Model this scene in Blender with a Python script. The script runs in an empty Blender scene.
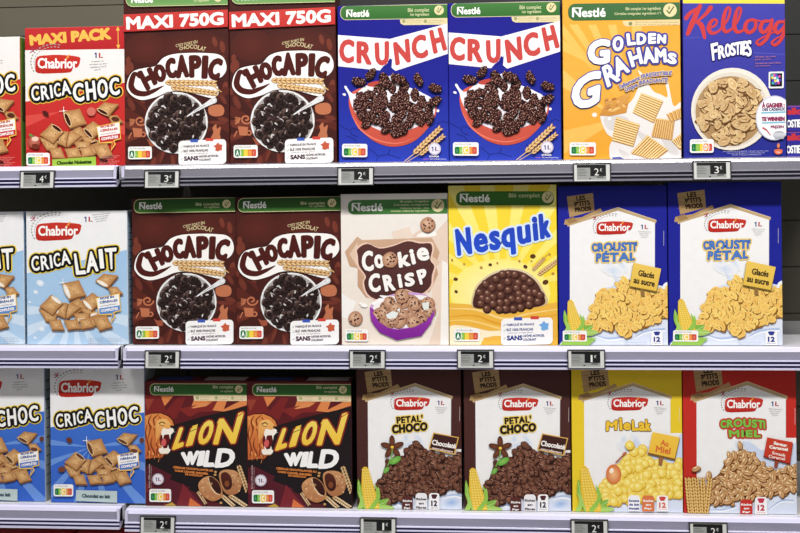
import bpy, math, random
import numpy as np
from mathutils import Matrix, Vector
from mathutils.geometry import tessellate_polygon
random.seed(7)
scene = bpy.context.scene
COL = scene.collection

# ------------------------------------------------------------------ camera
F = 1111.0; YAW = math.radians(4.84); ROLL = math.radians(-0.545)
CAMD = 2.03; CAMZ = 1.60; SHY = -0.077
cam_data = bpy.data.cameras.new('camera'); cam = bpy.data.objects.new('camera', cam_data)
COL.objects.link(cam); scene.camera = cam
cam_data.sensor_width = 36.0; cam_data.sensor_fit = 'HORIZONTAL'; cam_data.lens = F * 36.0 / 800.0
cam_data.shift_y = SHY; cam_data.clip_start = 0.05
CM = Matrix.Rotation(YAW, 3, 'Z') @ Matrix.Rotation(math.radians(90), 3, 'X') @ Matrix.Rotation(ROLL, 3, 'Z')
CP = Vector((0.0, -CAMD, CAMZ))
cam.matrix_world = Matrix.Translation(CP) @ CM.to_4x4()

def at(px, py, Y=0.0):
    """point of the place seen at a photograph pixel, on the plane y = Y"""
    d = CM @ Vector(((px - 400) / F, -(py - 266.5 - SHY * 800) / F, -1.0))
    t = (Y - CP.y) / d.y
    return CP + d * t
def proj(p):
    q = CM.inverted() @ (Vector(p) - CP)
    return (400 + F * q.x / -q.z, 266.5 + SHY * 800 - F * q.y / -q.z)

# ------------------------------------------------------------------ tags
def tag(o, label=None, cat=None, group=None, kind=None):
    if label: o['label'] = label
    if cat: o['category'] = cat
    if group: o['group'] = group
    if kind: o['kind'] = kind
    return o
def empty(name, loc, rz=0.0):
    o = bpy.data.objects.new(name, None); COL.objects.link(o)
    o.location = loc; o.rotation_euler = (0, 0, rz); o.empty_display_size = 0.05
    return o
def copy_tree(o, parent=None):
    c = o.copy(); COL.objects.link(c)
    if parent: c.parent = parent
    for ch in [x for x in KIDS.get(o.name, [])]:
        k = copy_tree(ch, c); KIDS.setdefault(c.name, []).append(k)
    return c
KIDS = {}
def adopt(ch, par):
    ch.parent = par; KIDS.setdefault(par.name, []).append(ch)

# ------------------------------------------------------------------ colour
def lin(c):
    r = []
    for v in c:
        v = max(0.0, min(1.0, v / 255.0))
        r.append(v / 12.92 if v <= 0.04045 else ((v + 0.055) / 1.055) ** 2.4)
    return r
def mix(a, b, t): return tuple(a[i] * (1 - t) + b[i] * t for i in range(3))
def soft(c):
    """offset print never reaches full saturation"""
    g = .3*c[0]+.59*c[1]+.11*c[2]; return mix(c, (g, g, g), .07)
def jit(c, k, R): 
    d = R.uniform(-k, k); return tuple(v + d for v in c)

# ------------------------------------------------------------------ materials
def mat(name, col=(200, 200, 200), rough=0.5, metal=0.0, spec=0.5, noise=0.0, nscale=40.0, attr=False, coat=0.0,
        alpha=1.0, trans=0.0, emit=None, stretch=None):
    m = bpy.data.materials.new(name); m.use_nodes = True
    nt = m.node_tree; b = nt.nodes['Principled BSDF']
    b.inputs['Roughness'].default_value = rough; b.inputs['Metallic'].default_value = metal
    b.inputs['Specular IOR Level'].default_value = spec
    b.inputs['Coat Weight'].default_value = coat; b.inputs['Coat Roughness'].default_value = 0.15
    if trans: b.inputs['Transmission Weight'].default_value = trans
    src = None
    if attr:
        a = nt.nodes.new('ShaderNodeAttribute'); a.attribute_name = 'Col'; src = a.outputs['Color']
    else:
        r = nt.nodes.new('ShaderNodeRGB'); r.outputs[0].default_value = (*lin(col), 1); src = r.outputs[0]
    tc = nt.nodes.new('ShaderNodeTexCoord'); n = nt.nodes.new('ShaderNodeTexNoise')
    n.inputs['Scale'].default_value = nscale; n.inputs['Detail'].default_value = 4
    if stretch:
        mp = nt.nodes.new('ShaderNodeMapping'); mp.inputs['Scale'].default_value = stretch
        nt.links.new(tc.outputs['Object'], mp.inputs['Vector']); nt.links.new(mp.outputs[0], n.inputs['Vector'])
    else: nt.links.new(tc.outputs['Object'], n.inputs['Vector'])
    mr = nt.nodes.new('ShaderNodeMapRange')
    mr.inputs['To Min'].default_value = 1 - noise; mr.inputs['To Max'].default_value = 1 + noise
    nt.links.new(n.outputs['Fac'], mr.inputs['Value'])
    vm = nt.nodes.new('ShaderNodeVectorMath'); vm.operation = 'SCALE'
    nt.links.new(src, vm.inputs[0]); nt.links.new(mr.outputs[0], vm.inputs['Scale'])
    nt.links.new(vm.outputs[0], b.inputs['Base Color'])
    return m
M_CARD = mat('printed_card', attr=True, rough=0.42, spec=0.22, noise=0.05, nscale=60)
M_INK = mat('printed_ink', attr=True, rough=0.40, spec=0.2, noise=0.03, nscale=350)

# ------------------------------------------------------------------ glyphs
TC = {}
def textmesh(s, sp=1.0):
    if (s, sp) in TC: return TC[(s, sp)]
    cu = bpy.data.curves.new('t', 'FONT'); cu.body = s; cu.size = 1.0; cu.resolution_u = 3; cu.space_character = sp
    o = bpy.data.objects.new('t', cu); COL.objects.link(o)
    dg = bpy.context.evaluated_depsgraph_get(); dg.update()
    me = bpy.data.meshes.new_from_object(o.evaluated_get(dg))
    me.calc_loop_triangles()
    V = [(v.co.x, v.co.y) for v in me.vertices]
    T = [tuple(t.vertices) for t in me.loop_triangles]
    T = [t if (V[t[1]][0]-V[t[0]][0])*(V[t[2]][1]-V[t[0]][1])-(V[t[1]][1]-V[t[0]][1])*(V[t[2]][0]-V[t[0]][0]) > 0 else (t[0], t[2], t[1]) for t in T]
    cnt = {}
    key = lambda i: (round(V[i][0], 5), round(V[i][1], 5))
    for t in T:
        for a, b in ((t[0], t[1]), (t[1], t[2]), (t[2], t[0])):
            k = tuple(sorted((key(a), key(b)))); cnt.setdefault(k, []).append((a, b))
    E = [v[0] for v in cnt.values() if len(v) == 1]
    bpy.data.objects.remove(o); bpy.data.curves.remove(cu); bpy.data.meshes.remove(me)
    xs = [v[0] for v in V] or [0, 1]; ys = [v[1] for v in V] or [0, 1]
    TC[(s, sp)] = (V, T, E, (min(xs), min(ys), max(xs), max(ys)))
    return TC[(s, sp)]
CAPH = None

def spline(pts, closed=False, n=6):
    P = [np.array(p, float) for p in pts]; out = []
    m = len(P); rng = range(m if closed else m - 1)
    for i in rng:
        p0 = P[(i - 1) % m] if closed or i > 0 else P[0]
        p1 = P[i]; p2 = P[(i + 1) % m]
        p3 = P[(i + 2) % m] if closed or i + 2 < m else P[-1]
        for k in range(n):
            t = k / n
            out.append(tuple(0.5 * ((2 * p1) + (-p0 + p2) * t + (2*p0 - 5*p1 + 4*p2 - p3) * t*t + (-p0 + 3*p1 - 3*p2 + p3) * t**3)))
    if not closed: out.append(tuple(P[-1]))
    return out
def homog(src, dst):
    A = []; B = []
    for (x, y), (u, v) in zip(src, dst):
        A.append([x, y, 1, 0, 0, 0, -u*x, -u*y]); B.append(u)
        A.append([0, 0, 0, x, y, 1, -v*x, -v*y]); B.append(v)
    h = np.linalg.solve(np.array(A, float), np.array(B, float))
    return np.append(h, 1).reshape(3, 3)

STEP = 2.2e-6
class Art:
    """one carton: its body and its printed parts, drawn in a flat frame that maps onto the front panel"""
    def __init__(self, W, H, quad, D=0.065):
        self.W, self.H, self.D = W, H, D
        self.Hm = homog(quad, [(-W/2, H), (W/2, H), (W/2, 0), (-W/2, 0)])
        self.parts = {}; self.order = []; self.cur = None; self.z = 1.2e-4
        self.pre = None; self.f(0, 0, 1.0); self.R = random.Random(11)
    def f(self, ox, oy, s=4.98): self.fx, self.fy, self.fs = ox, oy, s; self.pre = None
    def p(self, name):
        self.cur = name
        if name not in self.parts: self.parts[name] = []; self.order.append(name)
    def m(self, q):
        x, y = q
        if self.pre: x, y = self.pre(x, y)
        x = self.fx + x / self.fs; y = self.fy + y / self.fs
        v = self.Hm @ np.array([x, y, 1.0]); return (v[0]/v[2], v[1]/v[2])
    def tri(self, pts, cols, z):
        # pts already local; clip to the panel
        e = 0.0006
        x0, x1, y0, y1 = -self.W/2 + e, self.W/2 - e, e, self.H - e
        P = [(p[0], p[1], c) for p, c in zip(pts, cols)]
        if not all(x0 <= p[0] <= x1 and y0 <= p[1] <= y1 for p in P):
            for ax, lim, sg in ((0, x0, 1), (0, x1, -1), (1, y0, 1), (1, y1, -1)):
                out = []
                for i in range(len(P)):
                    a, b = P[i-1], P[i]
                    da, db = sg*(a[ax]-lim), sg*(b[ax]-lim)
                    if (da >= 0) != (db >= 0):
                        t = da / (da - db)
                        out.append((a[0]+(b[0]-a[0])*t, a[1]+(b[1]-a[1])*t, mix(a[2], b[2], t)))
                    if db >= 0: out.append(b)
                P = out
                if len(P) < 3: return
        a = sum(P[i-1][0]*P[i][1]-P[i][0]*P[i-1][1] for i in range(len(P)))
        if abs(a) < 1e-12: return
        if a < 0: P = P[::-1]
        self.parts[self.cur].append((P, z))
    def poly(self, pts, c, c2=None, horiz=False, bump=True):
        """filled outline; c2 makes a printed gradient towards the bottom (or the right)"""
        if bump: self.z += STEP
        k = 0 if horiz else 1
        lo = min(p[k] for p in pts); hi = max(p[k] for p in pts)
        L = [self.m(p) for p in pts]
        cs = [c if c2 is None else mix(c, c2, (p[k]-lo)/max(1e-6, hi-lo)) for p in pts]
        for t in tessellate_polygon([[Vector((p[0], p[1], 0)) for p in L]]):
            self.tri([L[i] for i in t], [cs[i] for i in t], self.z)
    def rect(self, x0, y0, x1, y1, c, c2=None, horiz=False, bump=True):
        self.poly([(x0, y0), (x1, y0), (x1, y1), (x0, y1)], c, c2, horiz, bump)
    def rr(self, x0, y0, x1, y1, r, c, c2=None, sk=0.0, corners=(1, 1, 1, 1)):
        pts = []
        for i, (cx, cy, a0) in enumerate(((x0+r, y0+r, 180), (x1-r, y0+r, 270), (x1-r, y1-r, 0), (x0+r, y1-r, 90))):
            if corners[i]:
                for k in range(6):
                    a = math.radians(a0 + 18*k); pts.append((cx+r*math.cos(a), cy+r*math.sin(a)))
            else: pts.append(((x0, x1, x1, x0)[i], (y0, y0, y1, y1)[i]))
        pts = [(x, y + sk*(x-x0)) for x, y in pts]
        self.poly(pts, c, c2)
    def blob(self, cx, cy, rx, ry=None, rot=0, cc=(255,)*3, ce=None, n=14, j=0.0, off=(0, 0), bump=True):
        if bump: self.z += STEP
        ry = rx if ry is None else ry; ce = cc if ce is None else ce
        a = math.radians(rot); ca, sa = math.cos(a), math.sin(a); pts = []
        for i in range(n):
            t = 2*math.pi*i/n; k = 1 + self.R.uniform(-j, j)
            x, y = rx*k*math.cos(t), ry*k*math.sin(t)
            pts.append(self.m((cx + x*ca - y*sa, cy + x*sa + y*ca)))
        c0 = self.m((cx+off[0]*rx, cy+off[1]*ry))
        for i in range(n): self.tri([c0, pts[i], pts[(i+1) % n]], [cc, ce, ce], self.z)
    def fan(self, pts, cc, ce, c0=None):
        self.z += STEP
        if c0 is None: c0 = (sum(p[0] for p in pts)/len(pts), sum(p[1] for p in pts)/len(pts))
        L = [self.m(p) for p in pts]; C = self.m(c0)
        for i in range(len(L)): self.tri([C, L[i-1], L[i]], [cc, ce, ce], self.z)
    def line(self, pts, w, c, w2=None, cap=True, smooth=False, ws=None):
        """ribbon of width w (or tapering to w2, or widths ws)"""
        if smooth:
            n0 = len(pts); pts = spline(pts, n=5)
            if ws: ws = [ws[min(n0-2, int(i/5))] + (ws[min(n0-1, int(i/5)+1)]-ws[min(n0-2, int(i/5))])*((i/5) % 1 if i < len(pts)-1 else 1) for i in range(len(pts))]
        self.z += STEP; n = len(pts)
        W = ws if ws else [w + ((w2 if w2 is not None else w) - w)*i/max(1, n-1) for i in range(n)]
        N = []
        for i in range(n):
            a = pts[max(0, i-1)]; b = pts[min(n-1, i+1)]
            dx, dy = b[0]-a[0], b[1]-a[1]; l = math.hypot(dx, dy) or 1
            N.append((-dy/l, dx/l))
        Lf = [self.m((p[0]+q[0]*w_/2, p[1]+q[1]*w_/2)) for p, q, w_ in zip(pts, N, W)]
        Rt = [self.m((p[0]-q[0]*w_/2, p[1]-q[1]*w_/2)) for p, q, w_ in zip(pts, N, W)]
        for i in range(n-1):
            if smooth: self.z += 1.2e-6
            self.tri([Lf[i], Lf[i+1], Rt[i+1]], [c]*3, self.z); self.tri([Lf[i], Rt[i+1], Rt[i]], [c]*3, self.z)
            if smooth and W[i+1] > 7 and i < n-2:
                self.z += 1.2e-6; self.blob(pts[i+1][0], pts[i+1][1], W[i+1]/2, cc=c, n=8, bump=False)
        if cap:
            for i in (0, n-1):
                if W[i] > 0.5: self.blob(pts[i][0], pts[i][1], W[i]/2, cc=c, n=10)
    def _emit(self, V, T, E, fn, layers):
        """layers: list of (grow, colour or (top,bottom)); each drawn under the next"""
        Q = [fn(v) for v in V]
        ys = [q[1] for q in Q]; lo, hi = min(ys), max(ys)
        def cl(c, y): return c if not isinstance(c[0], tuple) else mix(c[0], c[1], (y-lo)/max(1e-6, hi-lo))
        for g, c in layers:
            self.z += STEP; zb = self.z; k = 0
            if g > 0:
                for a, b in E:
                    A, B = Q[a], Q[b]; dx, dy = B[0]-A[0], B[1]-A[1]; l = math.hypot(dx, dy)
                    if l < 1e-6: continue
                    nx, ny = -dy/l*g, dx/l*g
                    z = zb + 1.5e-6*(k % 30)
                    quad = [self.m(q) for q in ((A[0]+nx, A[1]+ny), (B[0]+nx, B[1]+ny), (B[0]-nx, B[1]-ny), (A[0]-nx, A[1]-ny))]
                    cc = [cl(c, A[1]), cl(c, B[1]), cl(c, B[1]), cl(c, A[1])]
                    self.tri([quad[0], quad[1], quad[2]], cc[:3], z); self.tri([quad[0], quad[2], quad[3]], [cc[0], cc[2], cc[3]], z)
                    z += 1.5e-6; k += 2
                    d = [self.m((A[0]+g*math.cos(t*math.pi/4), A[1]+g*math.sin(t*math.pi/4))) for t in range(8)]
                    ca = cl(c, A[1])
                    for t in range(1, 7): self.tri([d[0], d[t], d[t+1]], [ca]*3, z)
                self.z = zb + 1.5e-6*34
            L = [self.m(q) for q in Q]
            for t in T: self.tri([L[i] for i in t], [cl(c, Q[i][1]) for i in t], self.z)
    def glyph(self, ch, quad, layers):
        """one letter fitted into quad TL TR BR BL"""
        V, T, E, bb = textmesh(ch)
        (ax, ay), (bx, by), (cx, cy), (dx, dy) = quad
        def fn(v):
            u = (v[0]-bb[0])/(bb[2]-bb[0]); w = (bb[3]-v[1])/(bb[3]-bb[1])
            return ((1-u)*(1-w)*ax + u*(1-w)*bx + u*w*cx + (1-u)*w*dx, (1-u)*(1-w)*ay + u*(1-w)*by + u*w*cy + (1-u)*w*dy)
        self._emit(V, T, E, fn, layers)
    def word(self, letters, layers):
        """letters: (ch, TL, TR, BR, BL); the layers are drawn one after another over all letters"""
        for ly in layers:
            for l in letters: self.glyph(l[0], l[1:], [ly])
    def env(self, s, top, bot, layers, sp=1.0):
        """a string between two curves (cap line and baseline)"""
        global CAPH
        if CAPH is None: CAPH = textmesh('H')[3][3]
        V, T, E, bb = textmesh(s, sp)
        tp = spline(top) if len(top) > 2 else top; bt = spline(bot) if len(bot) > 2 else bot
        def on(c, u):
            k = u*(len(c)-1); i = min(len(c)-2, max(0, int(k))); t = k-i
            return (c[i][0]+(c[i+1][0]-c[i][0])*t, c[i][1]+(c[i+1][1]-c[i][1])*t)
        def fn(v):
            u = (v[0]-bb[0])/(bb[2]-bb[0]); w = v[1]/CAPH
            a, b = on(bt, u), on(tp, u); return (a[0]+(b[0]-a[0])*w, a[1]+(b[1]-a[1])*w)
        if isinstance(layers[0], (int, float)): layers = [(0, layers)]
        for ly in layers: self._emit(V, T, E, fn, [ly])
    def txt(self, s, x0, y0, x1, y1, c, sk=0.0, b=0.0):
        """plain small line: cap line at y0, baseline y1, slope sk px over the run"""
        self.env(s, [(x0, y0), (x1, y0+sk)], [(x0, y1), (x1, y1+sk)], [(b, c)])
    # -------------------------------------------------- build
    def build(self, name, body_front, side=(150, 140, 130), top=(150, 140, 130), top_art=None, side_art=None, names=None):
        root = empty(name, (0, 0, 0))
        W, H, D = self.W, self.H, self.D; b = 0.0012
        # carton body: bevelled box with a lid flap and a tuck slot, faces coloured by side
        vs = []; fs = []; cs = []
        xs = (-W/2, -W/2+b, W/2-b, W/2); ys = (0, b, D-b, D); zs = (0, b, H-b, H)
        idx = {}
        def V(i, j, k):
            # chamfered corner grid
            if (i in (0, 3)) + (j in (0, 3)) + (k in (0, 3)) > 1: return None
            key = (i, j, k)
            if key not in idx: idx[key] = len(vs); vs.append((xs[i], ys[j], zs[k]))
            return idx[key]
        def face(ids, col): fs.append(ids); cs.append(col)
        fr = body_front
        face([V(1,0,1), V(2,0,1), V(2,0,2), V(1,0,2)], fr)
        face([V(2,3,1), V(1,3,1), V(1,3,2), V(2,3,2)], side)
        face([V(3,1,1), V(3,2,1), V(3,2,2), V(3,1,2)], side)
        face([V(0,2,1), V(0,1,1), V(0,1,2), V(0,2,2)], side)
        face([V(1,1,3), V(2,1,3), V(2,2,3), V(1,2,3)], top)
        face([V(1,2,0), V(2,2,0), V(2,1,0), V(1,1,0)], side)
        # edge chamfers
        face([V(2,0,1), V(3,1,1), V(3,1,2), V(2,0,2)], fr); face([V(0,1,1), V(1,0,1), V(1,0,2), V(0,1,2)], fr)
        face([V(3,2,1), V(2,3,1), V(2,3,2), V(3,2,2)], side); face([V(1,3,1), V(0,2,1), V(0,2,2), V(1,3,2)], side)
        face([V(1,0,2), V(2,0,2), V(2,1,3), V(1,1,3)], top); face([V(1,2,3), V(2,2,3), V(2,3,2), V(1,3,2)], top)
        face([V(1,1,0), V(2,1,0), V(2,0,1), V(1,0,1)], fr); face([V(1,3,1), V(2,3,1), V(2,2,0), V(1,2,0)], side)
        face([V(2,1,3), V(3,1,2), V(3,2,2), V(2,2,3)], top); face([V(1,2,3), V(0,2,2), V(0,1,2), V(1,1,3)], top)
        face([V(2,2,0), V(3,2,1), V(3,1,1), V(2,1,0)], side); face([V(1,1,0), V(0,1,1), V(0,2,1), V(1,2,0)], side)
        for i in (1, 2):
            for j in (1, 2):
                for k in (1, 2):
                    a = V(0 if i == 1 else 3, j, k); c = V(i, 0 if j == 1 else 3, k); d = V(i, j, 0 if k == 1 else 3)
                    ids = [a, c, d]
                    if (i == 1) ^ (j == 1) ^ (k == 1): ids = [a, d, c]
                    face(ids, top if k == 2 else fr)
        def quad3(pts, col):
            n = len(vs); vs.extend(pts); fs.append([n+i for i in range(len(pts))]); cs.append(col)
        # lid seam on the top and glued flap on the right side
        dk = tuple(v*0.55 for v in top)
        quad3([(-W/2+.004, D*.62, H+2e-4), (W/2-.004, D*.62, H+2e-4), (W/2-.004, D*.62+.001, H+2e-4), (-W/2+.004, D*.62+.001, H+2e-4)], dk)
        for (x0, y0, x1, y1, c) in (top_art or []):
            quad3([(-W/2+W*x0, D*y0, H+1.5e-4), (-W/2+W*x1, D*y0, H+1.5e-4), (-W/2+W*x1, D*y1, H+1.5e-4), (-W/2+W*x0, D*y1, H+1.5e-4)], c)
        for sx in (1, -1):
            X = sx*(W/2+1.5e-4)
            for (y0, z0, y1, z1, c) in (side_art or []):
                q = [(X, D*y0, H*z0), (X, D*y1, H*z0), (X, D*y1, H*z1), (X, D*y0, H*z1)]
                quad3(q if sx > 0 else q[::-1], c)
        first = self.order[0]
        for P, z in self.parts[first]:
            n = len(vs); vs.extend((p[0], -z, p[1]) for p in P); fs.append([n+i for i in range(len(P))]); cs.append([p[2] for p in P])
        o = self._mesh(first, vs, fs, cs, M_CARD); adopt(o, root)
        for nm in self.order[1:]:
            vs = []; fs = []; cs = []
            for P, z in self.parts[nm]:
                n = len(vs); vs.extend((p[0], -z, p[1]) for p in P); fs.append([n+i for i in range(len(P))]); cs.append([p[2] for p in P])
            if vs: adopt(self._mesh(nm, vs, fs, cs, M_INK), root)
        return root
    def _mesh(self, nm, vs, fs, cs, m):
        me = bpy.data.meshes.new(nm); me.from_pydata(vs, [], fs)
        at_ = me.color_attributes.new('Col', 'FLOAT_COLOR', 'CORNER')
        data = []
        for f, c in zip(fs, cs):
            if isinstance(c, list):
                for q in c: data.extend((*lin(soft(q)), 1.0))
            else:
                l = (*lin(soft(c)), 1.0)
                for _ in f: data.extend(l)
        at_.data.foreach_set('color', data)
        me.materials.append(m); me.update()
        o = bpy.data.objects.new(nm, me); COL.objects.link(o); return o

# ------------------------------------------------------------------ printed motifs shared by several cartons
W_ = (244, 242, 240); CREAM = (226, 212, 160); GRN = (58, 122, 58)
NUTRI = [(20, 120, 60), (130, 190, 60), (245, 205, 50), (235, 140, 50), (215, 70, 50)]
def nutri(A, x0, y0, x1, y1, act):
    A.p('nutrition_label'); w, h = x1-x0, y1-y0
    A.rr(x0, y0, x1, y1, h*.16, W_)
    A.txt('NUTRI-SCORE', x0+w*.08, y0+h*.10, x0+w*.72, y0+h*.22, (110, 110, 115))
    a, b = x0+w*.07, x1-w*.07; s = (b-a)/5
    for i in range(5):
        A.rr(a+i*s, y0+h*.34, a+(i+1)*s, y0+h*.88, h*.10, NUTRI[i], corners=((1, 0, 0, 1) if i == 0 else (0, 1, 1, 0) if i == 4 else (0, 0, 0, 0)))
    for i, ch in enumerate('ABCDE'):
        if i != act: A.glyph(ch, [(a+i*s+s*.3, y0+h*.5), (a+i*s+s*.7, y0+h*.5), (a+i*s+s*.7, y0+h*.74), (a+i*s+s*.3, y0+h*.74)], [(0, mix(NUTRI[i], (255,)*3, .45))])
    cx = a+(act+.5)*s
    A.rr(cx-s*.78, y0+h*.26, cx+s*.78, y0+h*.95, s*.6, W_); A.rr(cx-s*.62, y0+h*.31, cx+s*.62, y0+h*.90, s*.5, NUTRI[act])
    A.glyph('ABCDE'[act], [(cx-s*.3, y0+h*.42), (cx+s*.3, y0+h*.42), (cx+s*.3, y0+h*.79), (cx-s*.3, y0+h*.79)], [(w*.008, (255, 255, 255))])
def check(A, cx, cy, r, c=CREAM):
    A.blob(cx, cy, r, cc=c, n=20); g = (70, 95, 45)
    A.line([(cx-r*.45, cy+r*.05), (cx-r*.12, cy+r*.5)], r*.17, g); A.line([(cx-r*.12, cy+r*.5), (cx+r*.55, cy-r*.5)], r*.17, g)
    A.line([(cx-r*.15, cy-r*.2), (cx-r*.12, cy-r*.58)], r*.2, g, w2=r*.1)
def banner(A, x0, y0, x1, y1, nes, lines, chk, g1=(62, 118, 60), g2=(54, 108, 50), rim=2.5, open_r=True, sk=0.0, rimc=CREAM):
    A.p('brand_banner'); h = y1-y0
    c = (1, 0, 0, 1) if open_r else (1, 1, 1, 1)
    if rim: A.rr(x0-rim, y0-rim, x1+rim, y1+rim, h*.45, rimc, corners=c, sk=sk)
    A.rr(x0, y0, x1, y1, h*.42, g1, g2, corners=c, sk=sk)
    for (s, a, b, d, e) in lines: A.txt(s, a, b, d, e, (215, 215, 165), sk=sk*(d-a), b=0.25)
    check(A, *chk)
    A.p('brand_name')
    x, y, x2, y2 = nes
    A.txt('Nestlé', x, y, x2, y2, (248, 248, 244), sk=sk*(x2-x), b=(y2-y)*.045)
    A.line([(x, y-(y2-y)*.06), (x+(x2-x)*.30, y-(y2-y)*.06)], (y2-y)*.12, (248, 248, 244), cap=False)
def wheat(A, p0, p1, w, c=(222, 178, 112), dk=(150, 95, 50), n=9):
    dx, dy = p1[0]-p0[0], p1[1]-p0[1]; l = math.hypot(dx, dy); ux, uy = dx/l, dy/l; ang = math.degrees(math.atan2(uy, ux))
    A.line([p0, p1], w*.12, dk, cap=False)
    for i in range(n):
        t = (i+.5)/n; k = math.sin(math.pi*(0.15+0.75*t))*.4+.6
        for s in (-1, 1):
            cx = p0[0]+dx*t - s*uy*w*.22; cy = p0[1]+dy*t + s*ux*w*.22
            A.blob(cx, cy, l/n*.72, w*.25*k, ang-s*-22, dk, n=8); A.blob(cx-.4, cy-.4, l/n*.62, w*.18*k, ang+s*22, mix(c, (255, 240, 205), .5), c, n=8)
def one(A, x, y, h, c):
    A.line([(x, y-h), (x, y+h)], h*.42, c, cap=False); A.line([(x-h*.6, y-h*.5), (x, y-h*.85)], h*.34, c, cap=False)
def badge1(A, x, y, s=1.0, lines=True):
    """small blue and red '1' mark with its curved small print"""
    A.p('origin_mark')
    one(A, x-7*s, y, 11*s, (50, 50, 130)); A.rect(x+4*s, y-10*s, x+10*s, y+10*s, (190, 50, 60))
    A.rect(x+12*s, y+6*s, x+20*s, y+10*s, (190, 50, 60))
    if lines:
        for i, (a, b) in enumerate(((-26, 22), (-34, 36), (-30, 34), (-14, 12))):
            A.txt('recettes au bon blé français'[:12+i*3], x+a*s, y+(22+i*11)*s, x+b*s, y+(28+i*11)*s, (120, 115, 120), sk=-4*s)
def chabrior(A, x0, y0, x1, y1):
    """red brand plate with white lettering and the arc of small print around it"""
    w, h = x1-x0, y1-y0
    A.p('brand_logo')
    for r, c_, t in ((1.0, (150, 145, 145), 1.4), (0.86, (170, 165, 165), 1.0)):
        pts = [(x0+w*.42+math.cos(math.radians(a))*w*.52*r, y0+h*.42+math.sin(math.radians(a))*h*1.0*r) for a in range(150, 300, 10)]
        for i in range(0, len(pts)-1): A.line([pts[i], ((pts[i][0]*.4+pts[i+1][0]*.6), (pts[i][1]*.4+pts[i+1][1]*.6))], h*.045*t, c_, cap=False)
    for a in (200, 235, 270, 150):
        a_ = math.radians(a); A.line([(x0-w*.02+math.cos(a_)*4, y0-h*.22+math.sin(a_)*4), (x0-w*.02+math.cos(a_)*h*.26, y0-h*.22+math.sin(a_)*h*.2)], h*.05, (170, 60, 90))
    P = [(x0+w*.04, y0+h*.12), (x0+w*.3, y0+h*.02), (x0+w*.55, y0), (x0+w*.97, y0+h*.1), (x1, y0+h*.35), (x0+w*.95, y0+h*.66), (x0+w*.84, y0+h*.74), (x0+w*.78, y0+h*.95), (x0+w*.5, y1), (x0+w*.05, y1), (x0, y0+h*.6)]
    A.poly(spline(P, True, 3), (208, 52, 40), (190, 38, 30))
    A.env('Chabrior', [(x0+w*.06, y0+h*.2), (x0+w*.93, y0+h*.2)], [(x0+w*.06, y0+h*.72), (x0+w*.93, y0+h*.72)], [(h*.022, (250, 248, 246))])
    A.line([(x0+w*.70, y0+h*.20), (x0+w*.76, y0+h*.02)], h*.09, (240, 150, 60))
def france(A, cx, cy, r, c):
    P = [(0, -1), (.3, -.55), (.95, -.45), (.8, .1), (.85, .7), (.3, .75), (.05, .95), (-.6, .75), (-.5, .2), (-1, -.2), (-.45, -.45)]
    A.poly([(cx+x*r, cy+y*r) for x, y in P], c)
def claims(A, x0, y0, x1, y1, ink, fr, sk=-0.03):
    A.p('claims_panel'); w, h = x1-x0, y1-y0
    A.rr(x0, y0, x1, y1, h*.16, (246, 244, 244), sk=sk)
    A.rect(x0+w*.25, y0-h*.06, x0+w*.41, y0+h*.06, (60, 90, 190)); A.rect(x0+w*.57, y0-h*.10, x0+w*.73, y0+h*.02, (215, 70, 60))
    for k, (s, a, b, t, u, bb) in enumerate((('FABRIQUÉ EN FRANCE', .11, .64, .19, .27, .5), ('BLÉ 100% FRANÇAIS', .11, .62, .37, .46, .5), ('cultivé par nos agriculteurs', .13, .62, .51, .55, 0), ('SANS', .12, .41, .64, .80, 1.6), ('ARÔME ARTIFICIEL', .43, .84, .60, .68, .4), ('COLORANT', .43, .68, .74, .82, .4))):
        A.txt(s, x0+w*a, y0+h*t, x0+w*b, y0+h*u, ink, sk=sk*w*(b-a), b=bb)
    for t in (.24, .44, .74): A.line([(x0+w*.04, y0+h*t), (x0+w*.06, y0+h*(t+.03)), (x0+w*.085, y0+h*(t-.05))], 1.6, (90, 150, 70))
    france(A, x0+w*.83, y0+h*.26, h*.19, fr)
def splat(A, pts, c, c2=None): A.poly(spline(pts, True, 4), c, c2)
# ------------------------------------------------------------------ real carton sizes from the front corners
def size(TL, TR, BR, BL, Y=0.0):
    q = [at(*p, Y) for p in (TL, TR, BR, BL)]
    W = ((q[1]-q[0]).length + (q[2]-q[3]).length)/2; H = ((q[3]-q[0]).length + (q[2]-q[1]).length)/2
    return W, H
def new_art(TL, TR, BR, BL, D=0.065):
    W, H = size(TL, TR, BR, BL); return Art(W, H, [TL, TR, BR, BL], D)

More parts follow.
